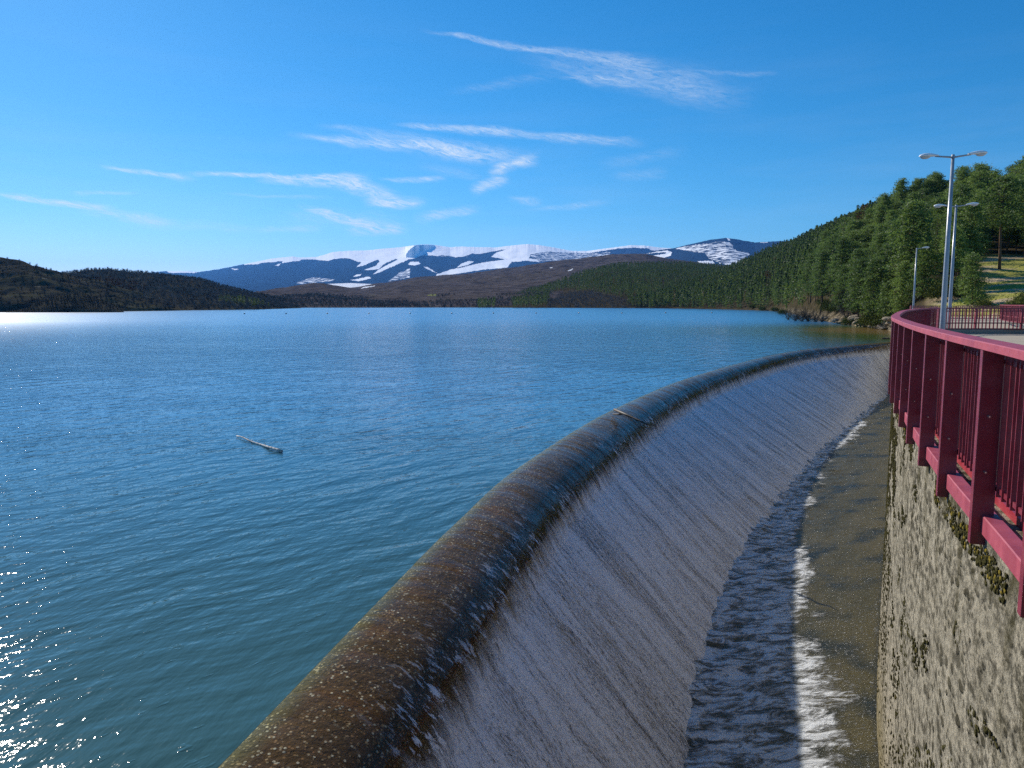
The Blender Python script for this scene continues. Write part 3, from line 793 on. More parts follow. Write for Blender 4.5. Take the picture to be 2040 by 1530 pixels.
snow = [
    zm(A, [(-900, 440), (-600, 480), (-400, 485), (-500, 500), (-850, 500)]),
    zm(A, [(180, 340), (180, 392), (280, 385), (350, 387), (420, 365), (560, 355), (700, 340), (690, 370), (800, 350), (930, 337), (960, 318), (1130, 318), (1300, 340), (1400, 312), (1530, 300), (1620, 310), (1700, 345), (1770, 352), (1700, 422), (1800, 400), (1990, 315), (2040, 300), (2040, 0), (180, 0)]),
    zm(B, [(-10, 0), (-10, 325), (30, 330), (90, 320), (110, 345), (50, 410), (-100, 460), (-10, 462), (70, 430), (200, 365), (330, 310), (350, 325), (240, 380), (90, 460), (20, 520), (60, 510), (120, 488), (250, 430), (500, 320), (560, 310), (780, 230), (720, 268), (820, 262), (900, 272), (960, 262), (1050, 268), (1130, 290), (1250, 280), (1370, 238), (1450, 247), (1600, 218), (1860, 172), (1700, 222), (1620, 282), (1740, 305), (1810, 320), (1500, 360), (1250, 420), (1050, 462), (880, 520), (880, 552), (1100, 522), (1500, 458), (1840, 428), (1900, 350), (2040, 345), (2040, 0)]),
    zm(C_, [(-5, 0), (-5, 350), (180, 335), (380, 355), (330, 320), (230, 300), (250, 250), (480, 212), (760, 228), (1050, 232), (1240, 202), (1420, 172), (1650, 157), (1850, 172), (1900, 197), (2040, 202), (2200, 215), (2200, 0)]),
    zm(C_, [(200, 415), (260, 398), (560, 362), (540, 378), (300, 400)]), zm(C_, [(700, 372), (830, 320), (1000, 305), (1320, 288), (1200, 333), (910, 370)]),
    zm(B, [(490, 380), (530, 350), (640, 350), (660, 380), (590, 400), (520, 395)]), zm(B, [(710, 410), (760, 425), (880, 500), (800, 470), (740, 440)]),
    zm(B, [(1160, 430), (1210, 380), (1310, 340), (1390, 345), (1300, 395), (1200, 420)]),
    zm(A, [(1650, 552), (1700, 525), (1780, 512), (1740, 545)]), zm(A, [(1610, 598), (1700, 585), (1860, 550), (1900, 572), (1790, 600), (1740, 612)]),
    zm(A, [(1880, 462), (1960, 410), (2060, 400), (2000, 450)]), zm(A, [(1920, 520), (2000, 465), (2060, 440), (2060, 480)]),
    zm(A, [(590, 400), (680, 372), (640, 408)]), zm(A, [(0, 435), (110, 452), (50, 462)]),
]
snow_f = [zm(A, [(1280, 652), (1400, 640), (1600, 622), (1990, 655), (1800, 700), (1700, 718), (1560, 695)]), zm(A, [(780, 692), (850, 672), (950, 668), (860, 702)])]
speckle = [zm(C_, [(230, 260), (480, 212), (760, 228), (1050, 235), (1330, 215), (1330, 300), (830, 315), (500, 340), (350, 345)]), zm(B, [(730, 225), (1300, 225), (1300, 285), (900, 275)]), zm(B, [(380, 500), (520, 440), (520, 560), (220, 620)]), zm(A, [(880, 640), (1100, 560), (1400, 590), (1380, 612), (950, 650)])]
snow_r = [zm(D, [(440, 275), (600, 238), (900, 205), (1020, 180), (1180, 188), (1222, 230), (1215, 270), (1300, 312), (1430, 325), (1445, 350), (1380, 405), (1290, 465), (1200, 500), (1060, 475), (900, 402), (840, 330), (640, 302)]), zm(D, [(740, 445), (950, 438), (985, 475), (760, 478)]), zm(D, [(1140, 132), (1165, 130), (1192, 165), (1160, 160)]), zm(D, [(20, 348), (230, 310), (340, 300), (395, 318), (385, 370), (250, 407), (120, 372), (310, 345), (330, 325), (230, 325)]), zm(D, [(1560, 190), (1700, 186), (1690, 196)])]
bowl = zm(B, [(468, 250), (500, 200), (560, 150), (640, 118), (850, 122), (845, 150), (720, 215), (660, 200), (640, 240), (580, 300), (470, 292)])

m_mtn, g = mat('mountain_forest_and_snow')
sn = g.attr('snow'); P = g.pos()
dist = g.m('MULTIPLY', g.m('SUBTRACT', g.noise(P, .012, 5., .7), .5), .55)
mask = g.mr(g.m('ADD', sn, dist), .44, .56)
spm = g.m('MULTIPLY', g.attr('speck'), g.mr(g.noise(P, .016, 5., .72), .49, .55))
mask = g.m('MAXIMUM', mask, spm)
mask = g.m('MULTIPLY', mask, g.m('SUBTRACT', 1., g.m('MULTIPLY', g.attr('rock'), g.mr(g.noise(P, .011, 6., .75), .46, .54))))
fc = g.mix(g.noise(P, .004, 6., .65), (.012, .028, .055), (.034, .056, .095))  # blue of the distant air mixed into the forest colour
fc = g.mix(g.mr(g.noise(P, .03, 4.), .5, .7), fc, (.02, .024, .026))
colr = g.mix(mask, fc, (.98, .98, .98))
g.out(g.bsdf(colr, .9, g.bump(g.noise(P, .01, 5., .6), 12., .6), .1))


class Relief:
    """far range: every vertex stands on its sight line at its own distance; interior relief through the distance"""
    def __init__(s, name, sky_, basey, Y0, Y1, m, nx, ny, polys, specks, cliff=None, gul=900., seed=0, rockp=()):
        x = np.linspace(sky_[0][0], sky_[-1][0], nx); ys = np.interp(x, [q[0] for q in sky_], [q[1] for q in sky_])
        jit = fbm(x / 4, x * 0, seed + 70, 3) * .5
        t = np.linspace(0, 1, ny); PX, T = np.meshgrid(x, t, indexing='ij'); PY = basey + (ys[:, None] - basey) * T + jit[:, None] * T ** 14
        rid = 1 - abs(fbm(PX / 95 + T * 2.2, T * 3.0 - PX / 120, seed, 3, .5)) * 2.0
        Y = Y0 + (Y1 - Y0) * T ** 1.15 + gul * (rid - .4) * T * (1.15 - T) * 1.6 + 45 * fbm(PX / 22, T * 12, seed + 9, 3)
        if cliff:
            ins = inpoly(PX, PY, cliff)
            for i in range(nx):
                k = np.where(ins[i])[0]
                if len(k) > 1:
                    lo = Y[i, k[0]]; Y[i, k[0]:] = np.where(np.arange(ny)[k[0]:] <= k[-1], lo + 2 * (np.arange(ny)[k[0]:] - k[0]), lo + (Y[i, k[0]:] - Y[i, k[-1]]) + 60)
        X = (PX - 1020) / (F * CP - (PY - 765) * SP) * Y
        Z = CZ - ((PY - 765) * CP + F * SP) / (F * CP - (PY - 765) * SP) * Y
        bX, bY, bZ = X[:, -1:], Y[:, -1:], Z[:, -1:]
        X = np.hstack([X[:, :1], X, bX * 1.12, bX * 1.5]); Y = np.hstack([Y[:, :1], Y, bY * 1.12, bY * 1.5]); Z = np.hstack([Z[:, :1] * 0 - 30, Z, bZ * .85, bZ * 0 - 20])
        V = np.stack([X, Y, Z], -1).reshape(-1, 3)
        o = mk(name, V, gridfaces(nx, ny + 3), m, smooth=True); o['kind'] = 'structure'
        def pad(a): return np.hstack([a[:, :1] * 0, a, a[:, -1:], a[:, -1:]])
        ss = np.zeros(PX.shape)
        jx = 1.6 * fbm(PX / 3, PY / 2, 5, 3); jy = .9 * fbm(PX / 3, PY / 2, 8, 3)
        for q in polys: ss = np.maximum(ss, inpoly(PX + jx, PY + jy, q) * 1.0)
        sp = np.zeros(PX.shape)
        for q in specks: sp = np.maximum(sp, inpoly(PX + jx, PY + jy, q) * 1.0)
        rk = np.zeros(PX.shape)
        for q in rockp: rk = np.maximum(rk, inpoly(PX, PY, q) * 1.0)
        vattr(o, 'snow', pad(ss)); vattr(o, 'speck', pad(sp)); vattr(o, 'rock', pad(rk)); s.o = o


Relief('snowy_mountains', sky_m, 604, 4200, 11000, m_mtn, 1500, 170, snow, speckle, bowl, gul=420., seed=3)
Relief('snowy_mountain_right', sky_r, 600, 3600, 7600, m_mtn, 700, 130, snow_r, [zm(D, [(560, 270), (840, 290), (840, 330), (640, 310)])], gul=280, seed=12, rockp=[snow_r[0]])
# snow field in the valley on its own low hill
m_brown, g = mat('brown_wooded_hill')
P = g.pos()
fine = g.noise(g.vm('MULTIPLY', P, (.05, .05, .09)), 1., 7., .72)
big = g.noise(P, .0045, 5., .6)
c = g.mix(g.mr(fine, .36, .66), (.034, .030, .032), (.140, .118, .112))
c = g.mix(g.m('MULTIPLY', g.mr(big, .5, .7), .5), c, (.11, .085, .058))
c = g.mix(g.m('MULTIPLY', g.mr(g.noise(P, .02, 5., .7), .64, .72), g.attr('meadow')), c, (.22, .19, .10))
c = g.mix(g.mr(g.attr('snow'), .4, .6), c, (.8, .82, .86))
c = g.mix(g.mr(g.attr('field'), .4, .6), c, (.20, .21, .08))
g.out(g.bsdf(c, .95, g.bump(g.noise(P, .08, 6., .7), 5., 1.), .05))


def paint_masks(h, polysn=(), polyf=(), meadow=0.):
    V = h.V; ok = V[:, 1] > 1; PX, PY = proj(V[:, 0], V[:, 1], V[:, 2])
    s_ = np.zeros(len(V)); f_ = np.zeros(len(V))
    for q in polysn: s_ = np.maximum(s_, inpoly(PX, PY, q))
    for q in polyf: f_ = np.maximum(f_, inpoly(PX, PY, q))
    vattr(h.o, 'snow', s_); vattr(h.o, 'field', f_); vattr(h.o, 'meadow', np.full(len(V), meadow))


hv = Hill([(480, 1500, 0, 4200, 588), (560, 1500, 0, 4200, 575), (650, 1500, 0, 4000, 565.5), (700, 1500, 0, 4000, 563.5), (750, 1500, 0, 4000, 566), (800, 1500, 0, 4000, 572), (900, 1500, 0, 4000, 590)], p=.8, namp=5, nscale=300, seed=40)
hv.build('valley_hill', m_brown, 500, 90); paint_masks(hv, snow_f)
hb2 = Hill([(650, 660, 0, 2300, 590), (690, 660, 0, 2400, 577), (717, 660, 0, 2400, 574), (747, 660, 0, 2450, 568), (784, 660, 0, 2500, 563), (828, 660, 0, 2600, 556), (872, 660, 0, 2700, 551), (916, 660, 0, 2800, 546), (975, 660, 0, 2900, 539), (1034, 660, 0, 2900, 533), (1064, 660, 0, 2900, 528), (1123, 660, 0, 2900, 519), (1152, 660, 0, 2900, 517), (1200, 660, 0, 2700, 512), (1240, 660, 0, 2600, 508), (1285, 660, 0, 2600, 506), (1330, 660, 0, 2600, 514), (1400, 660, 0, 2500, 525), (1480, 660, 0, 2400, 535)], p=.9, namp=22, nscale=260, seed=51)
hb2.build('brown_hill', m_brown, 700, 170, 1.2)
paint_masks(hb2, [zm(A, [(2060, 664), (1900, 690), (1760, 715), (1800, 690)]), zm(C_, [(480, 440), (540, 425), (560, 435)]), zm(C_, [(740, 480), (830, 440), (800, 470)])], [zm(B, [(735, 805), (800, 790), (880, 788), (875, 815), (800, 812)])], .5)
hb1 = Hill([(470, 560, 0, 1000, 600), (511, 560, 0, 1150, 580), (548, 580, 0, 1300, 575), (575, 600, 0, 1400, 572.5), (607, 640, 0, 1500, 567), (622, 640, 0, 1500, 564.5), (644, 640, 0, 1500, 565), (666, 640, 0, 1500, 569), (695, 640, 0, 1500, 573), (720, 640, 0, 1450, 576), (780, 650, 0, 1300, 586), (860, 655, 0, 1100, 598), (930, 658, 0, 900, 609)], p=.85, namp=9, nscale=130, seed=61)
hb1.build('near_brown_hill', m_brown, 500, 120); paint_masks(hb1, meadow=1.)

# --- left hills
m_left, g = mat('scrub_hillside')
P = g.pos()
c = g.mix(g.mr(g.noise(P, .16, 7., .72), .35, .68), (.016, .017, .014), (.090, .080, .055))
grs = g.mr(g.noise(g.vm('MULTIPLY', P, (.022, .022, .06)), 1., 5., .65), .52, .62)
c = g.mix(g.m('MULTIPLY', grs, .5), c, (.085, .085, .045))
c = g.mix(g.mr(g.noise(P, .05, 6., .75), .66, .70), c, (.26, .25, .20))
g.out(g.bsdf(c, .95, g.bump(g.noise(P, .4, 6., .7), 1.4, 1.), .05))
hl2 = Hill([(60, 430, 0, 720, 556), (130, 430, 0, 700, 545), (180, 430, 0, 690, 537), (215, 430, 0, 690, 535), (260, 430, 0, 690, 540), (320, 430, 0, 690, 545), (400, 430, 0, 690, 559), (450, 445, 0, 700, 573), (520, 480, 0, 720, 588), (580, 560, 0, 740, 604), (600, 600, 0, 740, 611)], p=.8, namp=6, nscale=70, seed=71)
hl2.build('scrub_hill', m_left, 360, 90); paint_masks(hl2)
hl1 = Hill([(-500, 320, 0, 500, 480), (-200, 325, 0, 500, 495), (-60, 330, 0, 500, 506), (0, 334, 0, 500, 515), (50, 338, 0, 500, 522), (105, 345, 0, 500, 537), (150, 350, 0, 500, 549), (200, 360, 0, 490, 560), (260, 375, 0, 480, 578), (340, 400, 0, 470, 600), (380, 420, 0, 460, 612)], p=.7, namp=13, nscale=42, seed=81)
hl1.build('near_scrub_hill', m_left, 420, 110); paint_masks(hl1)
hl0 = Hill([(10, 328, 0, 350, 618), (40, 330, 0, 352, 608), (70, 330, 0, 355, 597), (110, 331, 0, 356, 588), (150, 332, 0, 356, 585), (200, 334, 0, 354, 600), (245, 336, 0, 350, 616)], p=.7, namp=1.6, nscale=12, seed=91)
hl0.build('rocky_mound', m_left, 160, 40); paint_masks(hl0)

# --- mid forest hill and right hill
m_floor, g = mat('forest_floor')
P = g.pos(); px_, py_, pz_ = g.sep(P)
c = g.mix(g.mr(g.noise(P, .5, 6., .7), .35, .65), (.022, .022, .012), (.085, .065, .038))
grass = g.mr(g.noise(P, .09, 5., .6), .42, .56)
gr = g.mix(g.noise(P, 1.6, 6., .7), (.24, .25, .045), (.48, .43, .13))
gr = g.mix(g.mr(g.noise(g.vm('MULTIPLY', P, (.07, .25, .3)), 1., 5., .6), .50, .58), gr, (.50, .39, .25))
op = g.attr('open')
c = g.mix(op, c, gr)
bank = g.m('MULTIPLY', g.mr(pz_, 2.6, .8), g.m('SUBTRACT', 1., op))
rock = g.mix(g.mr(g.noise(g.vm('MULTIPLY', P, (.5, .5, 3.)), 1., 7., .7), .4, .62), (.075, .06, .042), (.34, .28, .19))
c = g.mix(g.m('MULTIPLY', g.m('MULTIPLY', bank, g.attr('near')), g.mr(g.noise(P, .22, 4.), .38, .55)), c, rock)
g.out(g.bsdf(c, .95, g.bump(g.noise(P, 1.1, 7., .7), .35, 1.), .1))
hm = Hill([(940, 640, 0, 660, 613), (960, 640, 0, 720, 611), (1020, 630, 0, 860, 597), (1100, 620, 0, 980, 571), (1160, 610, 0, 1060, 553), (1230, 600, 0, 1120, 533), (1300, 600, 0, 1150, 531), (1380, 590, 0, 1150, 531), (1450, 580, 0, 1150, 538), (1530, 560, 0, 1150, 530)], p=.9, namp=9, nscale=110, seed=101)
hm.build('forest_hill', m_floor, 260, 80); vattr(hm.o, 'open', np.zeros(len(hm.V))); vattr(hm.o, 'near', np.zeros(len(hm.V)))
RC = []
_sil = [(1240, 614), (1290, 590), (1340, 572), (1400, 550), (1450, 531), (1500, 509), (1540, 489), (1570, 479), (1600, 466), (1640, 449), (1680, 432), (1720, 412), (1770, 395), (1810, 380), (1850, 372), (1900, 363), (1950, 351), (2000, 342), (2040, 334), (2150, 322), (2600, 300)]
_Y0 = [(1240, 615), (1340, 560), (1440, 480), (1540, 388), (1600, 232), (1640, 176), (1700, 140), (1770, 119), (1800, 108), (1850, 98), (1930, 92), (2040, 84), (2150, 76), (2600, 56)]
_Y1 = [(1240, 660), (1290, 760), (1340, 860), (1440, 930), (1540, 880), (1600, 830), (1700, 700), (1770, 620), (1850, 540), (1950, 470), (2040, 410), (2150, 380), (2600, 280)]
for q in sorted({a for a, _ in _sil} | {a for a, _ in _Y0}):
    s_ = np.interp(q, *zip(*_sil)); y0 = np.interp(q, *zip(*_Y0)); y1 = np.interp(q, *zip(*_Y1))
    th = np.interp(q, [1250, 1300, 1700, 1850, 2040], [5, 8, 11, 16, 27])
    z0 = np.interp(q, [1780, 1830], [0, 2.5])
    RC.append((q, y0, z0, y1, s_ + th * F / y1 * (.92)))
hr_ = Hill(RC, p=.86, namp=9, nscale=90, seed=111)
hr_.build('pine_hillside', m_floor, 420, 150, 1.5)
PXv, PYv = proj(hr_.V[:, 0], np.maximum(hr_.V[:, 1], 1), hr_.V[:, 2])
vattr(hr_.o, 'near', np.clip((PXv - 1530) / 60, 0, 1))
def open_w(x, y):
    px = 1020 + FW() * x / y
    t = (y - np.interp(px, *zip(*_Y0)))
    a = np.clip((px - 1925) / 40, 0, 1) * np.clip((50 - t) / 8, 0, 1)
    b_ = np.clip((px - 1840) / 30, 0, 1) * np.clip((14 - t) / 5, 0, 1)
    return np.maximum(a, b_)
vattr(hr_.o, 'open', open_w(hr_.V[:, 0], np.maximum(hr_.V[:, 1], 1)))


# ================================================================== TREES
def quad_cloud(centers, size, rr, flat=.55, aspect=.4):
    """one small pointed leaf quad per centre"""
    n = len(centers); c = np.asarray(centers)
    d = rr.normal(0, 1, (n, 3)); d[:, 2] *= flat; d /= np.linalg.norm(d, axis=1)[:, None]
    u = rr.normal(0, 1, (n, 3)); u -= (u * d).sum(1)[:, None] * d; u /= np.linalg.norm(u, axis=1)[:, None]
    s = size * rr.uniform(.6, 1.4, n)[:, None]
    V = np.stack([c - d * s, c - u * s * aspect, c + d * s, c + u * s * aspect], 1).reshape(-1, 3)
    return V, np.arange(n * 4).reshape(-1, 4)


def pine(seed, h, lowfrac, rad, nbr, npc, leaf, conic=.6, gap=.15):
    """returns crown (V,F), trunk MB"""
    rr = np.random.default_rng(seed); cs = []; tb = MB()
    lean = rr.normal(0, .015, 2)
    def axis(z): return np.array([lean[0] * z + .12 * math.sin(z * .6 + seed), lean[1] * z + .1 * math.cos(z * .5 + seed), z])
    hs_ = np.linspace(0, h * .97, 9)
    tb.tube([axis(z) for z in hs_], [max(.02, .016 * h * (1 - z / h) ** .8 + .015) for z in hs_], 7)
    z0 = h * lowfrac
    for b_ in range(nbr):
        f = (b_ + rr.uniform(0, 1)) / nbr; z = z0 + (h - z0) * f
        if rr.uniform() < gap: continue
        prof = (1 - f) ** conic * min(1, .35 + f * 3.2)
        L = rad * prof * rr.uniform(.65, 1.2) + .25
        a = b_ * 2.399 + rr.normal(0, .5); up = .10 + .55 * f + rr.normal(0, .08)
        p0 = axis(z); dirv = np.array([math.cos(a), math.sin(a), 0])
        def bp(s): return p0 + dirv * L * s + np.array([0, 0, L * (up * s - .35 * s * s)])
        if L > .6: tb.tube([bp(0), bp(.5), bp(.92)], [.035 * L ** .5 * h / 10, .022 * h / 10, .008], 4, cap=False)
        m = max(2, int(npc * (L / rad + .25)))
        for s in np.linspace(.35, 1.02, 5):
            k = max(1, m // 5); sp = .14 * rad * (1.2 - .3 * s) + .10
            q = bp(s) + rr.normal(0, 1, (k * 2, 3)) * np.array([sp, sp, sp * .36]) + np.array([0, 0, sp * .2]); cs.append(q)
    # leader tuft
    cs.append(axis(h * .97) + rr.normal(0, 1, (12, 3)) * np.array([.14, .14, .3]))
    c = np.vstack(cs); V, Fq = quad_cloud(c, leaf, rr)
    return V, Fq, tb


m_pine, g = mat('pine_needles')
P = g.pos()
v = g.m('ADD', g.m('MULTIPLY', g.rnd(), .6), g.m('MULTIPLY', g.noise(g.obj(), .8, 3.), .6))
c = g.mix(g.mr(v, .15, .95), (.048, .095, .028), (.24, .32, .075))
c = g.mix(g.mr(g.noise(P, .035, 3.), .4, .62), c, (.075, .125, .04))
tl = g.node('ShaderNodeBsdfTranslucent'); g.put(tl.inputs[0], g.mix(.5, c, (.13, .2, .03)))
mxs = g.node('ShaderNodeMixShader'); mxs.inputs[0].default_value = .48
g.l.new(g.bsdf(c, .6, spec=.35), mxs.inputs[1]); g.l.new(tl.outputs[0], mxs.inputs[2]); g.out(mxs.outputs[0])
m_far, g = mat('far_pine_needles')
P = g.pos()
tn = g.attr('tone')
c = g.mix(tn, (.018, .042, .018), (.155, .215, .058))
c = g.mix(g.mr(g.attr('dry'), .4, .6), c, (.15, .075, .035))
tl = g.node('ShaderNodeBsdfTranslucent'); g.put(tl.inputs[0], g.mix(.5, c, (.11, .17, .03)))
mxs = g.node('ShaderNodeMixShader'); mxs.inputs[0].default_value = .45
g.l.new(g.bsdf(c, .65, spec=.3), mxs.inputs[1]); g.l.new(tl.outputs[0], mxs.inputs[2]); g.out(mxs.outputs[0])
m_bark, g = mat('pine_bark')
g.out(g.bsdf(g.mix(g.noise(g.vm('MULTIPLY', g.obj(), (6, 6, 1.5)), 1., 5.), (.055, .038, .026), (.19, .13, .09)), .9, g.bump(g.noise(g.obj(), 12., 4.), .03, 1.)))
m_twig, g = mat('bare_twigs')
c = g.mix(g.rnd(), (.050, .038, .028), (.125, .10, .078))
g.out(g.bsdf(c, .9, spec=.1))
m_twigf, g = mat('far_bare_twigs')
c = g.mix(g.attr('tone'), (.040, .036, .032), (.30, .25, .20))
c = g.mix(g.mr(g.attr('dry'), .4, .6), c, (.17, .075, .03))
g.out(g.bsdf(c, .9, spec=.05))
m_broom, g = mat('broom_leaves')
c = g.mix(g.noise(g.pos(), 1.5, 4.), (.05, .075, .02), (.16, .16, .045))
g.out(g.bsdf(c, .8, spec=.2))

# templates of near pines: crown mesh + trunk mesh
TP = []
for k, (h, low, rad, nbr, npc, leaf, con, gap) in enumerate([
        (10.5, .22, 2.6, 95, 46, .17, .60, .12), (12.5, .40, 3.0, 90, 48, .18, .50, .18), (9.0, .10, 2.4, 90, 42, .16, .72, .08),
        (11.5, .30, 2.3, 95, 44, .16, .65, .15), (13.0, .48, 3.3, 80, 50, .18, .42, .22), (6.5, .04, 2.0, 80, 42, .14, .85, .05),
        (11.0, .35, 2.9, 60, 32, .15, .5, .30)]):
    V, Fq, tb = pine(200 + k, h, low, rad, nbr, npc, leaf, con, gap)
    mc = mk('crown', V, Fq, m_pine); mt = tb.build('trunk', m_bark, None, True)
    TP.append((mc.data, mt.data, h)); bpy.data.objects.remove(mc); bpy.data.objects.remove(mt)


def near_pine(k, x, y, z, s, rz, label, group=None, sq=1.):
    r = empty('pine_tree', (x, y, z), rz); r.scale = (s, s, s * sq); tag(r, label, 'pine tree', group)
    for nm, me in (('crown', TP[k][0]), ('trunk', TP[k][1])):
        o = bpy.data.objects.new(nm, me); COL.objects.link(o); o.parent = r
    return r


# named foreground pines (px, Y, template, height, label)
FG = [(1935, 97, 5, 6.6, 'small bushy pine beside the sunny path behind the terrace'),
      (1985, 122, 4, 14.5, 'broad spreading pine with a thick dark trunk above the grass slope'),
      (2035, 128, 1, 14, 'tall dark pine right of the broad pine at the frame edge'),
      (1905, 118, 3, 12.5, 'slim dark pine between the broad pine and the lamp posts'),
      (1812, 118, 0, 15.0, 'tallest bright green pine standing left of the single-arm lamp'),
      (1768, 122, 5, 6.8, 'low bright green young pine at the water edge by the rocks'),
      (1795, 115, 2, 8.2, 'young light green pine behind the curved end of the handrail'),
      (1742, 128, 0, 11.5, 'leaning full pine above the shrubs by the rocky shore'),
      (1640, 205, 4, 14, 'pine with bare lower trunk over the sandy bank'),
      (1655, 200, 4, 15, 'tall bare-stemmed pine right beside the other bare-trunked pine on the bank'),
      (1712, 225, 7, 14, 'reddish dead pine standing high among the green pines'),
      (1790, 124, 7, 7.5, 'low brown dead pine left of the single-arm lamp'),
      (1528, 470, 7, 13, 'distant reddish-brown pine near the left end of the pine hillside')]
placed = []
m_dry, g = mat('dead_pine_needles')
g.out(g.bsdf(g.mix(g.noise(g.obj(), 1.2, 3.), (.10, .045, .025), (.26, .13, .07)), .9))
dry_me = TP[6][0].copy(); dry_me.materials.clear(); dry_me.materials.append(m_dry); TP.append((dry_me, TP[6][1], TP[6][2]))
for (px, Y, k, h, lb) in FG:
    x = colx(px, Y); z, _, _ = hr_.height(np.array([x]), np.array([float(Y)])); z = float(z[0])
    near_pine(k, x, Y, z - .15, h / TP[k][2], random.uniform(0, 6.28), lb); placed.append((x, Y))

# scatter on the right hill
def scatter(hill, xr, yr, step, jit, seed):
    rr = np.random.default_rng(seed)
    gx, gy = np.meshgrid(np.arange(*xr, step), np.arange(*yr, step), indexing='ij'); gx = gx.ravel() + rr.uniform(-jit, jit, gx.size); gy = gy.ravel() + rr.uniform(-jit, jit, gy.size)
    z, px, t = hill.height(gx, gy); return gx, gy, z, px, t, rr
gx, gy, gz, px, t, rr = scatter(hr_, (30, 560), (56, 960), 4.3, 1.9, 5)
y0 = np.interp(px, *zip(*_Y0))
ok = (px > 1248) & (px < 2330) & (t > 0.0) & (t < 1.08) & (gy > y0 + np.where(px < 1780, 1.5, 6)) & (open_w(gx, gy) < .3)
ok &= rr.uniform(0, 1, len(gx)) < .90
# only a tree line on the sides that can be seen from the walkway
for (a, b_) in placed: ok &= np.hypot(gx - a, gy - b_) > 2.8
gx, gy, gz, px, t = gx[ok], gy[ok], gz[ok], px[ok], t[ok]
inview = (px > 1240) & (px < 2080)
order = np.argsort(np.where(inview, gy, gy + 9999))
nn_ = order[:288]; fr_ = order[288:]
gl_ = 'pines of the right hillside forest'
def plabel(k, p, y, h):
    look = {0: 'full green', 1: 'tall bare-trunked', 2: 'bushy conical', 3: 'slim green', 4: 'flat-topped spreading', 6: 'thin open-crowned'}[k]
    where = ('at the far left end of the pine hillside' if p < 1500 else 'above the bare shrubs at the right shore' if p < 1640 else 'on the slope left of the single-arm lamp' if p < 1810 else 'on the slope behind the lamp posts' if p < 1925 else 'above the grassy slope at the right edge')
    return f"{look} pine {where}" + (', lowest row' if y < 150 else '')
for i in nn_:
    k = int(rr.choice([0, 1, 2, 3, 4, 6, 0, 3])); h = rr.uniform(7.0, 15.0) * (.8 if gy[i] < y0.min() + 130 and px[i] > 1700 else 1)
    near_pine(k, gx[i], gy[i], gz[i] - .2, h / TP[k][2], rr.uniform(0, 6.28), plabel(k, px[i], gy[i], h), gl_, rr.uniform(.9, 1.15))


# low-detail tree templates, merged into one woodland object
def lod_pine(seed, nq, h=10., rad=2.2, low=.12, leaf=.75):
    rr = np.random.default_rng(seed); f = rr.uniform(0, 1, nq) ** .85
    z = h * (low + (1 - low) * f); rmax = rad * (1 - f) ** .62 * np.minimum(1, .4 + f * 4)
    a = rr.uniform(0, 6.28, nq); lay = .72 + .28 * np.sin(z * 4.2 + seed + a)
    r_ = rmax * np.sqrt(rr.uniform(.15, 1, nq)) * lay
    c = np.stack([np.cos(a) * r_, np.sin(a) * r_, z], 1)
    V, Fq = quad_cloud(c, leaf, rr, .35, .45)
    tw = .16; tv = np.array([(-tw, 0, -.5), (tw, 0, -.5), (.03, 0, h * .9), (-.03, 0, h * .9), (0, -tw, -.5), (0, tw, -.5), (0, .03, h * .9), (0, -.03, h * .9)])
    V = np.vstack([V, tv]); Fq = np.vstack([Fq, [[nq * 4, nq * 4 + 1, nq * 4 + 2, nq * 4 + 3], [nq * 4 + 4, nq * 4 + 5, nq * 4 + 6, nq * 4 + 7]]])
    return V, Fq


def lod_bare(seed, nq, h=7., rad=2.2):
    rr = np.random.default_rng(seed)
    a = rr.uniform(0, 6.28, nq); el_ = rr.uniform(.1, 1.35, nq); b0 = rr.uniform(0.05, .45, nq) * h
    L = h * rr.uniform(.25, .45, nq); bx = rr.normal(0, .25, nq); by = rr.normal(0, .25, nq)
    p0 = np.stack([bx, by, b0], 1); d = np.stack([np.cos(a) * np.cos(el_), np.sin(a) * np.cos(el_), np.sin(el_)], 1) * L[:, None]
    u = rr.normal(0, 1, (nq, 3)); u -= (u * d).sum(1)[:, None] * d / (L ** 2)[:, None]; u /= np.linalg.norm(u, axis=1)[:, None]; u *= .05
    V = np.stack([p0 - u, p0 + u, p0 + d * 1.0 + u * .3, p0 + d - u * .3], 1).reshape(-1, 3)
    return V, np.arange(nq * 4).reshape(-1, 4)


def merged(name, tm, x, y, z, s, m, label, dry=None, tone=None, seed=1):
    rr = np.random.default_rng(seed); n = len(x); kk = rr.integers(0, len(tm), n); ang = rr.uniform(0, 6.28, n)
    Vs = []; Fs = []; ton = []; dr = []; off = 0
    tone = rr.uniform(0, 1, n) if tone is None else tone; dry = np.zeros(n) if dry is None else dry
    for k, (V, Fq) in enumerate(tm):
        idx = np.where(kk == k)[0]
        if not len(idx): continue
        c, s_ = np.cos(ang[idx])[:, None], np.sin(ang[idx])[:, None]; sc = s[idx][:, None]
        X = (V[None, :, 0] * c - V[None, :, 1] * s_) * sc + x[idx][:, None]
        Y = (V[None, :, 0] * s_ + V[None, :, 1] * c) * sc + y[idx][:, None]
        Z = V[None, :, 2] * sc + z[idx][:, None]
        Vs.append(np.stack([X, Y, Z], -1).reshape(-1, 3)); Fs.append((Fq[None] + (np.arange(len(idx)) * len(V))[:, None, None] + off).reshape(-1, 4)); off += len(idx) * len(V)
        jt = np.clip(tone[idx][:, None] * .75 + rr.uniform(0, .25, (len(idx), len(V) // 4 + 1)).repeat(4, 1)[:, :len(V)], 0, 1)
        ton.append(jt.ravel()); dr.append(np.repeat(dry[idx], len(V)))
    o = mk(name, np.vstack(Vs), np.vstack(Fs), m); vattr(o, 'tone', np.concatenate(ton)); vattr(o, 'dry', np.concatenate(dr))
    tag(o, label, kind='stuff'); return o


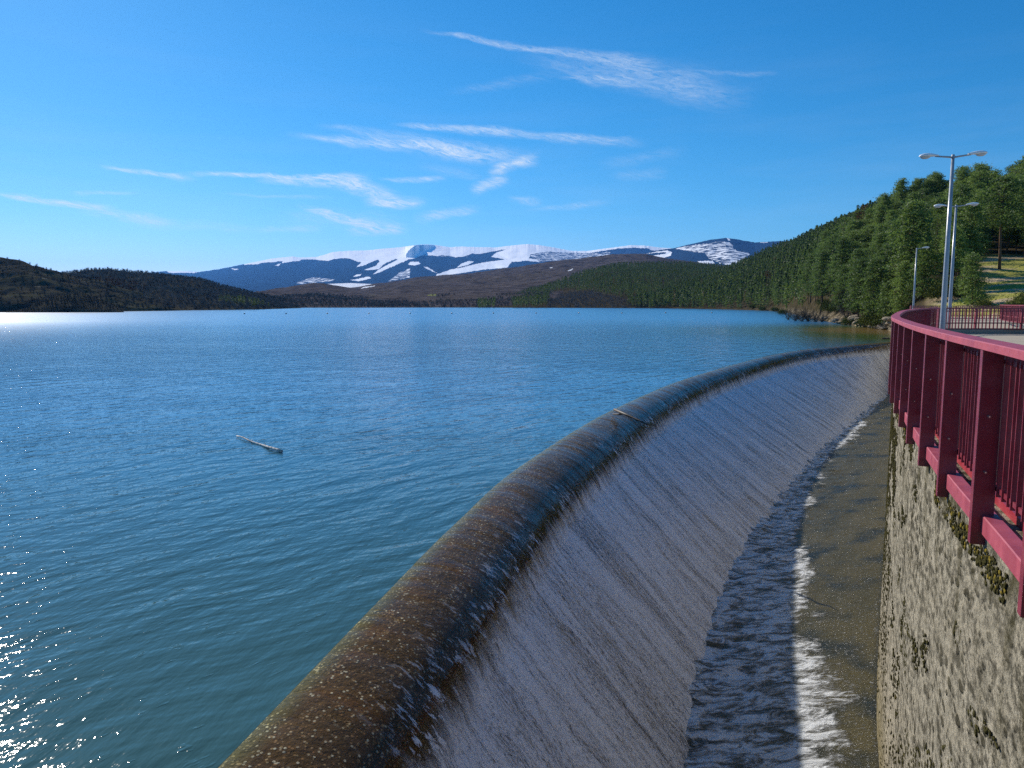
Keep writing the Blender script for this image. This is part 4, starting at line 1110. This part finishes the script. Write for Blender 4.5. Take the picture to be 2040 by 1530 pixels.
tm_a = [lod_pine(300 + k, 190, leaf=.42, rad=2.1 + .12 * k, low=.10 + .04 * k) for k in range(5)]
tm_b = [lod_pine(320 + k, 70, leaf=.62, rad=1.9) for k in range(4)]
tm_s = [lod_bare(340 + k, 90, h=5.6) for k in range(4)]
x, y, z = gx[fr_], gy[fr_], gz[fr_]
tn_ = np.clip(.5 + fbm(x / 30, y / 30, 4, 3) * .8 + rng.normal(0, .2, len(x)), 0, 1)
dr_ = (rng.uniform(0, 1, len(x)) < .012) * 1.
nr_ = y < 420
merged('pine_woodland', tm_a, x[nr_], y[nr_], z[nr_] - .3, rng.uniform(.65, 1.35, nr_.sum()), m_far, 'dense green pine wood covering the right hillside', dr_[nr_], tn_[nr_])
merged('far_pine_woodland', tm_b, x[~nr_], y[~nr_], z[~nr_] - .3, rng.uniform(.65, 1.3, (~nr_).sum()), m_far, 'distant part of the pine wood along the right shore', dr_[~nr_], tn_[~nr_] * .5)
gx, gy, gz, px, t, rr = scatter(hm, (-60, 420), (590, 1180), 6.0, 2.6, 15)
ok = (px > 950) & (px < 1520) & (t > .0) & (t < 1.05)
qx, qy = proj(gx, gy, gz)
bare = inpoly(qx, qy, [(1085, 618), (1100, 585), (1130, 578), (1180, 582), (1250, 598), (1262, 618)]) | inpoly(qx, qy, [(985, 618), (990, 604), (1022, 608), (1026, 618)])
p = ok & ~bare
merged('mid_pine_woodland', tm_b, gx[p], gy[p], gz[p] - .3, rr.uniform(.65, 1.0, p.sum()), m_far, 'dark pine wood covering the low hill across the water', None, np.clip(.08 + fbm(gx[p] / 40, gy[p] / 40, 3, 3) * .4, 0, 1), 3)
gx2, gy2, gz2, px, t, rr2 = scatter(hm, (-60, 200), (600, 800), 4., 1.8, 16)
qx, qy = proj(gx2, gy2, gz2); p = inpoly(qx, qy, [(1085, 618), (1100, 585), (1130, 578), (1180, 582), (1250, 598), (1262, 618)]) & (t > 0)
merged('far_bare_woodland', tm_s, gx2[p], gy2[p], gz2[p] - .2, rr2.uniform(.5, .8, p.sum()), m_twigf, 'patch of leafless brown trees at the foot of the pine hill', None, np.clip(rr2.uniform(.5, 1, p.sum()), 0, 1), 4)
# left hills woods
for nm, hl, xr, yr, stp, pr, sc, sd, lb in (
        ('bare_woodland', hl2, (-460, -160), (430, 720), 3.6, .9, (.45, .85), 25, 'leafless brown oak wood covering the rounded left hill'),
        ('left_scrub', hl1, (-420, -150), (322, 505), 3.2, .75, (.22, .55), 26, 'bare trees and scrub scattered over the nearest left hill')):
    gx, gy, gz, px, t, rr = scatter(hl, xr, yr, stp, stp * .45, sd)
    ok = (t > .01) & (t < 1.03) & (px > -120) & (px < 596) & (rr.uniform(0, 1, len(gx)) < pr * (1 if hl is hl2 else np.clip(.9 + fbm(gx / 30, gy / 30, 6, 3) * 1.6, .1, 1) * np.clip((px - 40) / 160 + .3, .25, 1)))
    dry = (inpoly(*proj(gx, gy, gz), [(180, 580), (190, 555), (220, 552), (300, 575), (250, 590)]) & (rr.uniform(0, 1, len(gx)) < .55)) * 1.
    merged(nm, tm_s, gx[ok], gy[ok], gz[ok] - .2, rr.uniform(*sc, ok.sum()), m_twigf, lb, dry[ok], rr.uniform(0, .12, ok.sum()) if hl is hl1 else None, sd)
gx, gy, gz, px, t, rr = scatter(hb2, (-130, 120), (655, 1050), 6.0, 2.6, 36)
ok = (t > 0) & (px > 690) & (px < 1100) & (gy < 700 + 160 * (.5 + fbm(gx / 40, gy / 60, 2, 3)))
merged('shore_brushwood', tm_s, gx[ok], gy[ok], gz[ok] - .2, rr.uniform(.5, .8, ok.sum()), m_twigf, 'leafless brushwood along the far shore in front of the brown hill', (rr.uniform(0, 1, ok.sum()) < .05) * 1., None, 37)
gx, gy, gz, px, t, rr = scatter(hb1, (-240, -60), (560, 900), 5.0, 2.2, 38)
ok = (t > 0) & (px > 480) & (px < 860)
merged('hill_brushwood', tm_s, gx[ok], gy[ok], gz[ok] - .2, rr.uniform(.5, .8, ok.sum()), m_twigf, 'leafless brushwood on the low brown hill behind the left shore', None, None, 39)
# dark evergreens on the left
for (px0, y00, n0) in ((480, 470, 30), (505, 480, 30)):
    pass
xx = colx(rng.uniform(455, 520, 70), 500); yy = rng.uniform(480, 520, 70); zz_, _, _ = hl2.height(xx, yy)
merged('evergreen_clump', tm_b, xx, yy, zz_ - .3, rng.uniform(.35, .6, 70), m_far, 'clump of dark evergreens near the left shore', None, np.zeros(70), 41)
xx = colx(rng.uniform(30, 240, 900), 340); yy = rng.uniform(329, 356, 900); zz_, q_, t_ = hl0.height(xx, yy)
okk = (t_ > .02) & (t_ < 1.05)
merged('mound_scrub', tm_b, xx[okk], yy[okk], zz_[okk] - .3, rng.uniform(.10, .20, okk.sum()), m_twigf, 'low dark scrub on the rocky mound at the left shore', None, np.zeros(okk.sum()), 42)


# ================================================================== shrubs, rocks and small things
def bare_shrub(seed, h, rad, n=260, th=.012):
    rr = np.random.default_rng(seed); b = MB()
    for k in range(16):
        a = rr.uniform(0, 6.28); el_ = rr.uniform(.5, 1.4); L = h * rr.uniform(.6, 1.05)
        d = np.array([math.cos(a) * math.cos(el_) * rad / h * 1.6, math.sin(a) * math.cos(el_) * rad / h * 1.6, math.sin(el_)])
        p0 = rr.normal(0, .12, 3) * [1, 1, 0]; pts = [p0 + d * L * s + rr.normal(0, .05 * L, 3) * s for s in (0, .35, .7, 1)]
        b.tube(pts, [th * 2.4, th * 1.8, th * 1.2, th * .6], 3, cap=False)
        for j in range(n // 16):
            s = rr.uniform(.2, 1); i = min(2, int(s * 3)); q = pts[i] + (pts[i + 1] - pts[i]) * (s * 3 - i)
            e = q + (d * .5 + rr.normal(0, .6, 3)) * L * .28; m_ = (q + e) / 2 + rr.normal(0, .03, 3)
            b.tube([q, m_, e], [th * .8, th * .6, th * .3], 3, cap=False)
    return b


def leafy_shrub(seed, h, rad, n=2600, leaf=.06):
    rr = np.random.default_rng(seed); cs = []
    for k in range(26):
        a = rr.uniform(0, 6.28); r_ = rad * math.sqrt(rr.uniform(0, 1)) * .8; z = h * rr.uniform(.25, .85) * (1 - .4 * (r_ / rad) ** 2)
        cs.append(np.array([math.cos(a) * r_, math.sin(a) * r_, z]) + rr.normal(0, 1, (n // 26, 3)) * np.array([rad * .2, rad * .2, h * .13]))
    c = np.vstack(cs); c[:, 2] = np.abs(c[:, 2]); return quad_cloud(c, leaf, rr, 1.0, .4)


SB = [bare_shrub(400 + k, 2.2, 1.6, th=.016).build('branches', m_twig) for k in range(3)]
SL = [mk('leaves', *leafy_shrub(410 + k, 1.7, 1.5, leaf=.085), m_broom) for k in range(3)]
for o in SB + SL: COL.objects.unlink(o)
def shrub(px, Y, kind, s, label, group, dz=0.):
    x = colx(px, Y); z = float(hr_.height(np.array([x]), np.array([float(Y)]))[0][0])
    r = empty('shrub', (x, Y, max(z, -.25) + dz), random.uniform(0, 6.28)); r.scale = (s, s, s); tag(r, label, 'shrub', group)
    src = random.choice(SB if kind == 'b' else SL); o = bpy.data.objects.new('twigs' if kind == 'b' else 'foliage', src.data); COL.objects.link(o); o.parent = r
for (px, Y, s) in ((1572, 190, 1.2), (1586, 176, 1.3), (1600, 172, 1.2), (1612, 170, 1.3), (1626, 168, 1.25), (1590, 200, 1.3), (1608, 195, 1.4), (1640, 166, 1.1)):
    shrub(px, Y, 'b', s, 'leafless grey-brown shrub standing in the water beside the sandy bank', 'bare shrubs at the water edge')
for (px, Y, s) in ((1690, 150, 1.6), (1705, 146, 1.8), (1718, 143, 1.7), (1700, 155, 2.0), (1725, 138, 1.5), (1680, 160, 1.5), (1735, 140, 1.4)):
    shrub(px, Y, 'b', s, 'tall leafless grey shrub on the bank left of the rocks', 'bare shrubs on the bank')
for (px, Y, s) in ((1652, 178, 1.6), (1668, 168, 1.5), (1640, 190, 1.3), (1746, 127, 1.5), (1755, 123, 1.4), (1728, 131, 1.3), (1560, 270, 1.4), (1690, 143, 1.0), (1738, 129, 1.2), (1500, 430, 1.6), (1520, 400, 1.6), (1545, 360, 1.5)):
    shrub(px, Y, 'l', s, 'rounded yellow-green shrub growing on the right bank', 'green shrubs on the right bank')
for (px, Y, s) in ((2030, 88, 1.0), (2050, 90, 1.1), (1960, 94, .7), (1900, 104, 1.8), (1888, 108, 1.6), (1870, 104, 1.3)):
    shrub(px, Y, 'l', s, 'dark green undergrowth shrub beside the grassy slope behind the terrace', 'shrubs around the grassy slope')

m_rock, g = mat('shore_rock')
P = g.obj()
c = g.mix(g.mr(g.noise(g.vm('MULTIPLY', P, (1.2, 1.2, 5)), 1., 6., .65), .35, .65), (.14, .115, .085), (.40, .34, .26))
c = g.mix(g.mr(g.sep(g.pos())[2], .25, .02), c, (.07, .05, .03))
g.out(g.bsdf(c, .9, g.bump(g.noise(P, 5., 6., .7), .12, 1.)))


def rock_mesh(seed):
    rr = np.random.default_rng(seed); me = bpy.data.meshes.new('rock'); import bmesh as bm_
    b = bm_.new(); bm_.ops.create_icosphere(b, subdivisions=3, radius=1)
    pl = [(Vector(rr.normal(0, 1, 3)).normalized(), rr.uniform(.5, .85)) for _ in range(9)]
    for v in b.verts:
        for n_, d in pl:
            k = v.co.dot(n_) - d
            if k > 0: v.co -= n_ * k
        v.co *= 1 + .05 * float(fbm(v.co.x * 2 + seed, v.co.y * 2 + v.co.z, 1, 3))
    b.to_mesh(me); b.free(); me.materials.append(m_rock); return me
RM = [rock_mesh(k) for k in range(5)]
rr = np.random.default_rng(88)
for k in range(46):
    px = rr.uniform(1700, 1800); Y = np.interp(px, *zip(*_Y0)) + rr.uniform(-2.0, 6); x = colx(px, Y)
    z = float(hr_.height(np.array([x]), np.array([Y]))[0][0]); z = max(z, -.1)
    o = bpy.data.objects.new('shore_rock', RM[k % 5]); COL.objects.link(o); s = rr.uniform(.35, 1.2)
    o.location = (x, Y, z + s * .05); o.scale = (s * 1.5, s * 1.1, s * .5); o.rotation_euler = (rr.uniform(-.25, .25), rr.uniform(-.25, .25), rr.uniform(0, 6.28))
    tag(o, 'pale slab of rock lying on the waterline behind the end of the weir', 'rock', 'pale rocks along the right shore')
for k in range(22):
    px = rr.uniform(1600, 1700); Y = np.interp(px, *zip(*_Y0)) + rr.uniform(-1.5, 3); x = colx(px, Y)
    z = max(float(hr_.height(np.array([x]), np.array([Y]))[0][0]), -.1)
    o = bpy.data.objects.new('shore_rock', RM[k % 5]); COL.objects.link(o); s = rr.uniform(.35, 1.1)
    o.location = (x, Y, z); o.scale = (s * 1.4, s, s * .6); o.rotation_euler = (0, 0, rr.uniform(0, 6.28))
    tag(o, 'tan boulder at the foot of the sandy bank among the shrubs', 'rock', 'tan boulders below the sandy bank')
o = bpy.data.objects.new('rock', RM[2]); COL.objects.link(o); o.location = (44.6, 88.6, .03); o.scale = (.6, .3, .2)
tag(o, 'small dark rock poking out of the green shallows near the end of the weir', 'rock')

# fallen branch caught on the crest
m_wood, g = mat('wet_wood')
g.out(g.bsdf(g.mix(g.noise(g.vm('MULTIPLY', g.obj(), (3, 3, 20)), 1., 4.), (.018, .012, .008), (.07, .042, .024)), .6))
m_pale, g = mat('bleached_wood')
g.out(g.bsdf(g.mix(g.mr(g.noise(g.obj(), 9., 5., .7), .4, .6), (.35, .31, .27), (.80, .75, .68)), .8, g.bump(g.noise(g.obj(), 20., 4.), .02, 1.)))


def on_level(px, py, z=0.):
    X = px - 1020; dn_ = (py - 765) * CP + F * SP; fw_ = F * CP - (py - 765) * SP; t_ = (CZ - z) / dn_
    return Vector((X * t_, fw_ * t_, z))
a = on_level(1224, 816, .30); b2 = on_level(1252, 828, .20); c2_ = on_level(1272, 837, .08); d2 = on_level(1290, 847, -.02)
br = empty('driftwood_branch', a); tag(br, 'forked dark brown branch stranded across the crest of the weir', 'branch')
mb = MB(); mb.tube([Vector((0, 0, 0)), b2 - a, c2_ - a, d2 - a], [.05, .045, .035, .022], 9); mb.build('stem', m_wood, br, True)
e2 = on_level(1221, 825, .12)
mb = MB(); mb.tube([on_level(1243, 824.5, .20) - a, on_level(1232, 825.5, .16) - a, e2 - a], [.03, .028, .022], 8); mb.build('side_branch', m_wood, br, True)
a = on_level(471, 870.5); z_ = on_level(560, 902)
lg = empty('floating_log', a); tag(lg, 'pale bleached stick floating on the open blue water', 'log')
pts = [a + (z_ - a) * s + Vector((0, 0, .035 + .02 * math.sin(s * 9))) + Vector((.02 * math.sin(s * 14), .02 * math.cos(s * 11), 0)) for s in np.linspace(0, 1, 14)]
mb = MB(); mb.tube([p - a for p in pts], [.018 + .028 * s for s in np.linspace(0, 1, 14)], 8); mb.build('stem', m_pale, lg, True)
for s, dx, dy in ((.25, .10, -.05), (.4, -.08, .08), (.62, .12, -.08), (.8, -.1, .05)):
    q = a + (z_ - a) * s + Vector((0, 0, .04)); mb = MB(); mb.tube([q - a, q - a + Vector((dx, dy, .05))], [.014, .006], 6); mb.build('twig', m_pale, lg, True)

# line of buoys
m_buoy, g = mat('buoy_plastic'); g.out(g.bsdf((.03, .025, .03), .4))
bm0 = MB()
prof = [(-.2, .10), (-.1, .26), (.05, .33), (.18, .28), (.30, .16), (.36, .06), (.46, .05), (.5, .02)]
bm0.tube([(0, 0, a_) for a_, _ in prof], [b_ for _, b_ in prof], 12)
ob = bm0.build('buoy', m_buoy, None, True); first = True
for k, bx in enumerate((487, 570, 652, 735, 817, 900, 983, 1068, 1153, 1239, 1326, 1418)):
    p = on_level(bx, 625.3 - k * .17 + .3); o = ob if first else ob.copy()
    if not first: COL.objects.link(o)
    first = False; o.location = (p.x, p.y, .02)
    tag(o, ['leftmost', 'second', 'third', 'fourth', 'fifth', 'sixth', 'seventh', 'eighth', 'ninth', 'tenth', 'eleventh', 'rightmost'][k] + ' tiny dark buoy from the left in the line of floats across the water', 'buoy', 'line of dark buoys across the reservoir')

# ================================================================== haze
m_haze, g = mat('air_haze')
pv = g.node('ShaderNodeVolumePrincipled'); pv.inputs['Density'].default_value = 0.000034
pv.inputs['Color'].default_value = (.10, .37, 1.0, 1); pv.inputs['Anisotropy'].default_value = 0.35
g.out(None, pv.outputs[0])
x0, x1, y0_, y1_, z0_, z1_ = -16000, 16000, -200, 17500, -40, 960
hz = mk('haze', [(x0, y0_, z0_), (x1, y0_, z0_), (x1, y1_, z0_), (x0, y1_, z0_), (x0, y0_, z1_), (x1, y0_, z1_), (x1, y1_, z1_), (x0, y1_, z1_)],
        [(3, 2, 1, 0), (4, 5, 6, 7), (0, 1, 5, 4), (1, 2, 6, 5), (2, 3, 7, 6), (3, 0, 4, 7)], m_haze)
hz['kind'] = 'stuff'; hz['label'] = 'blue air haze over the far mountains'
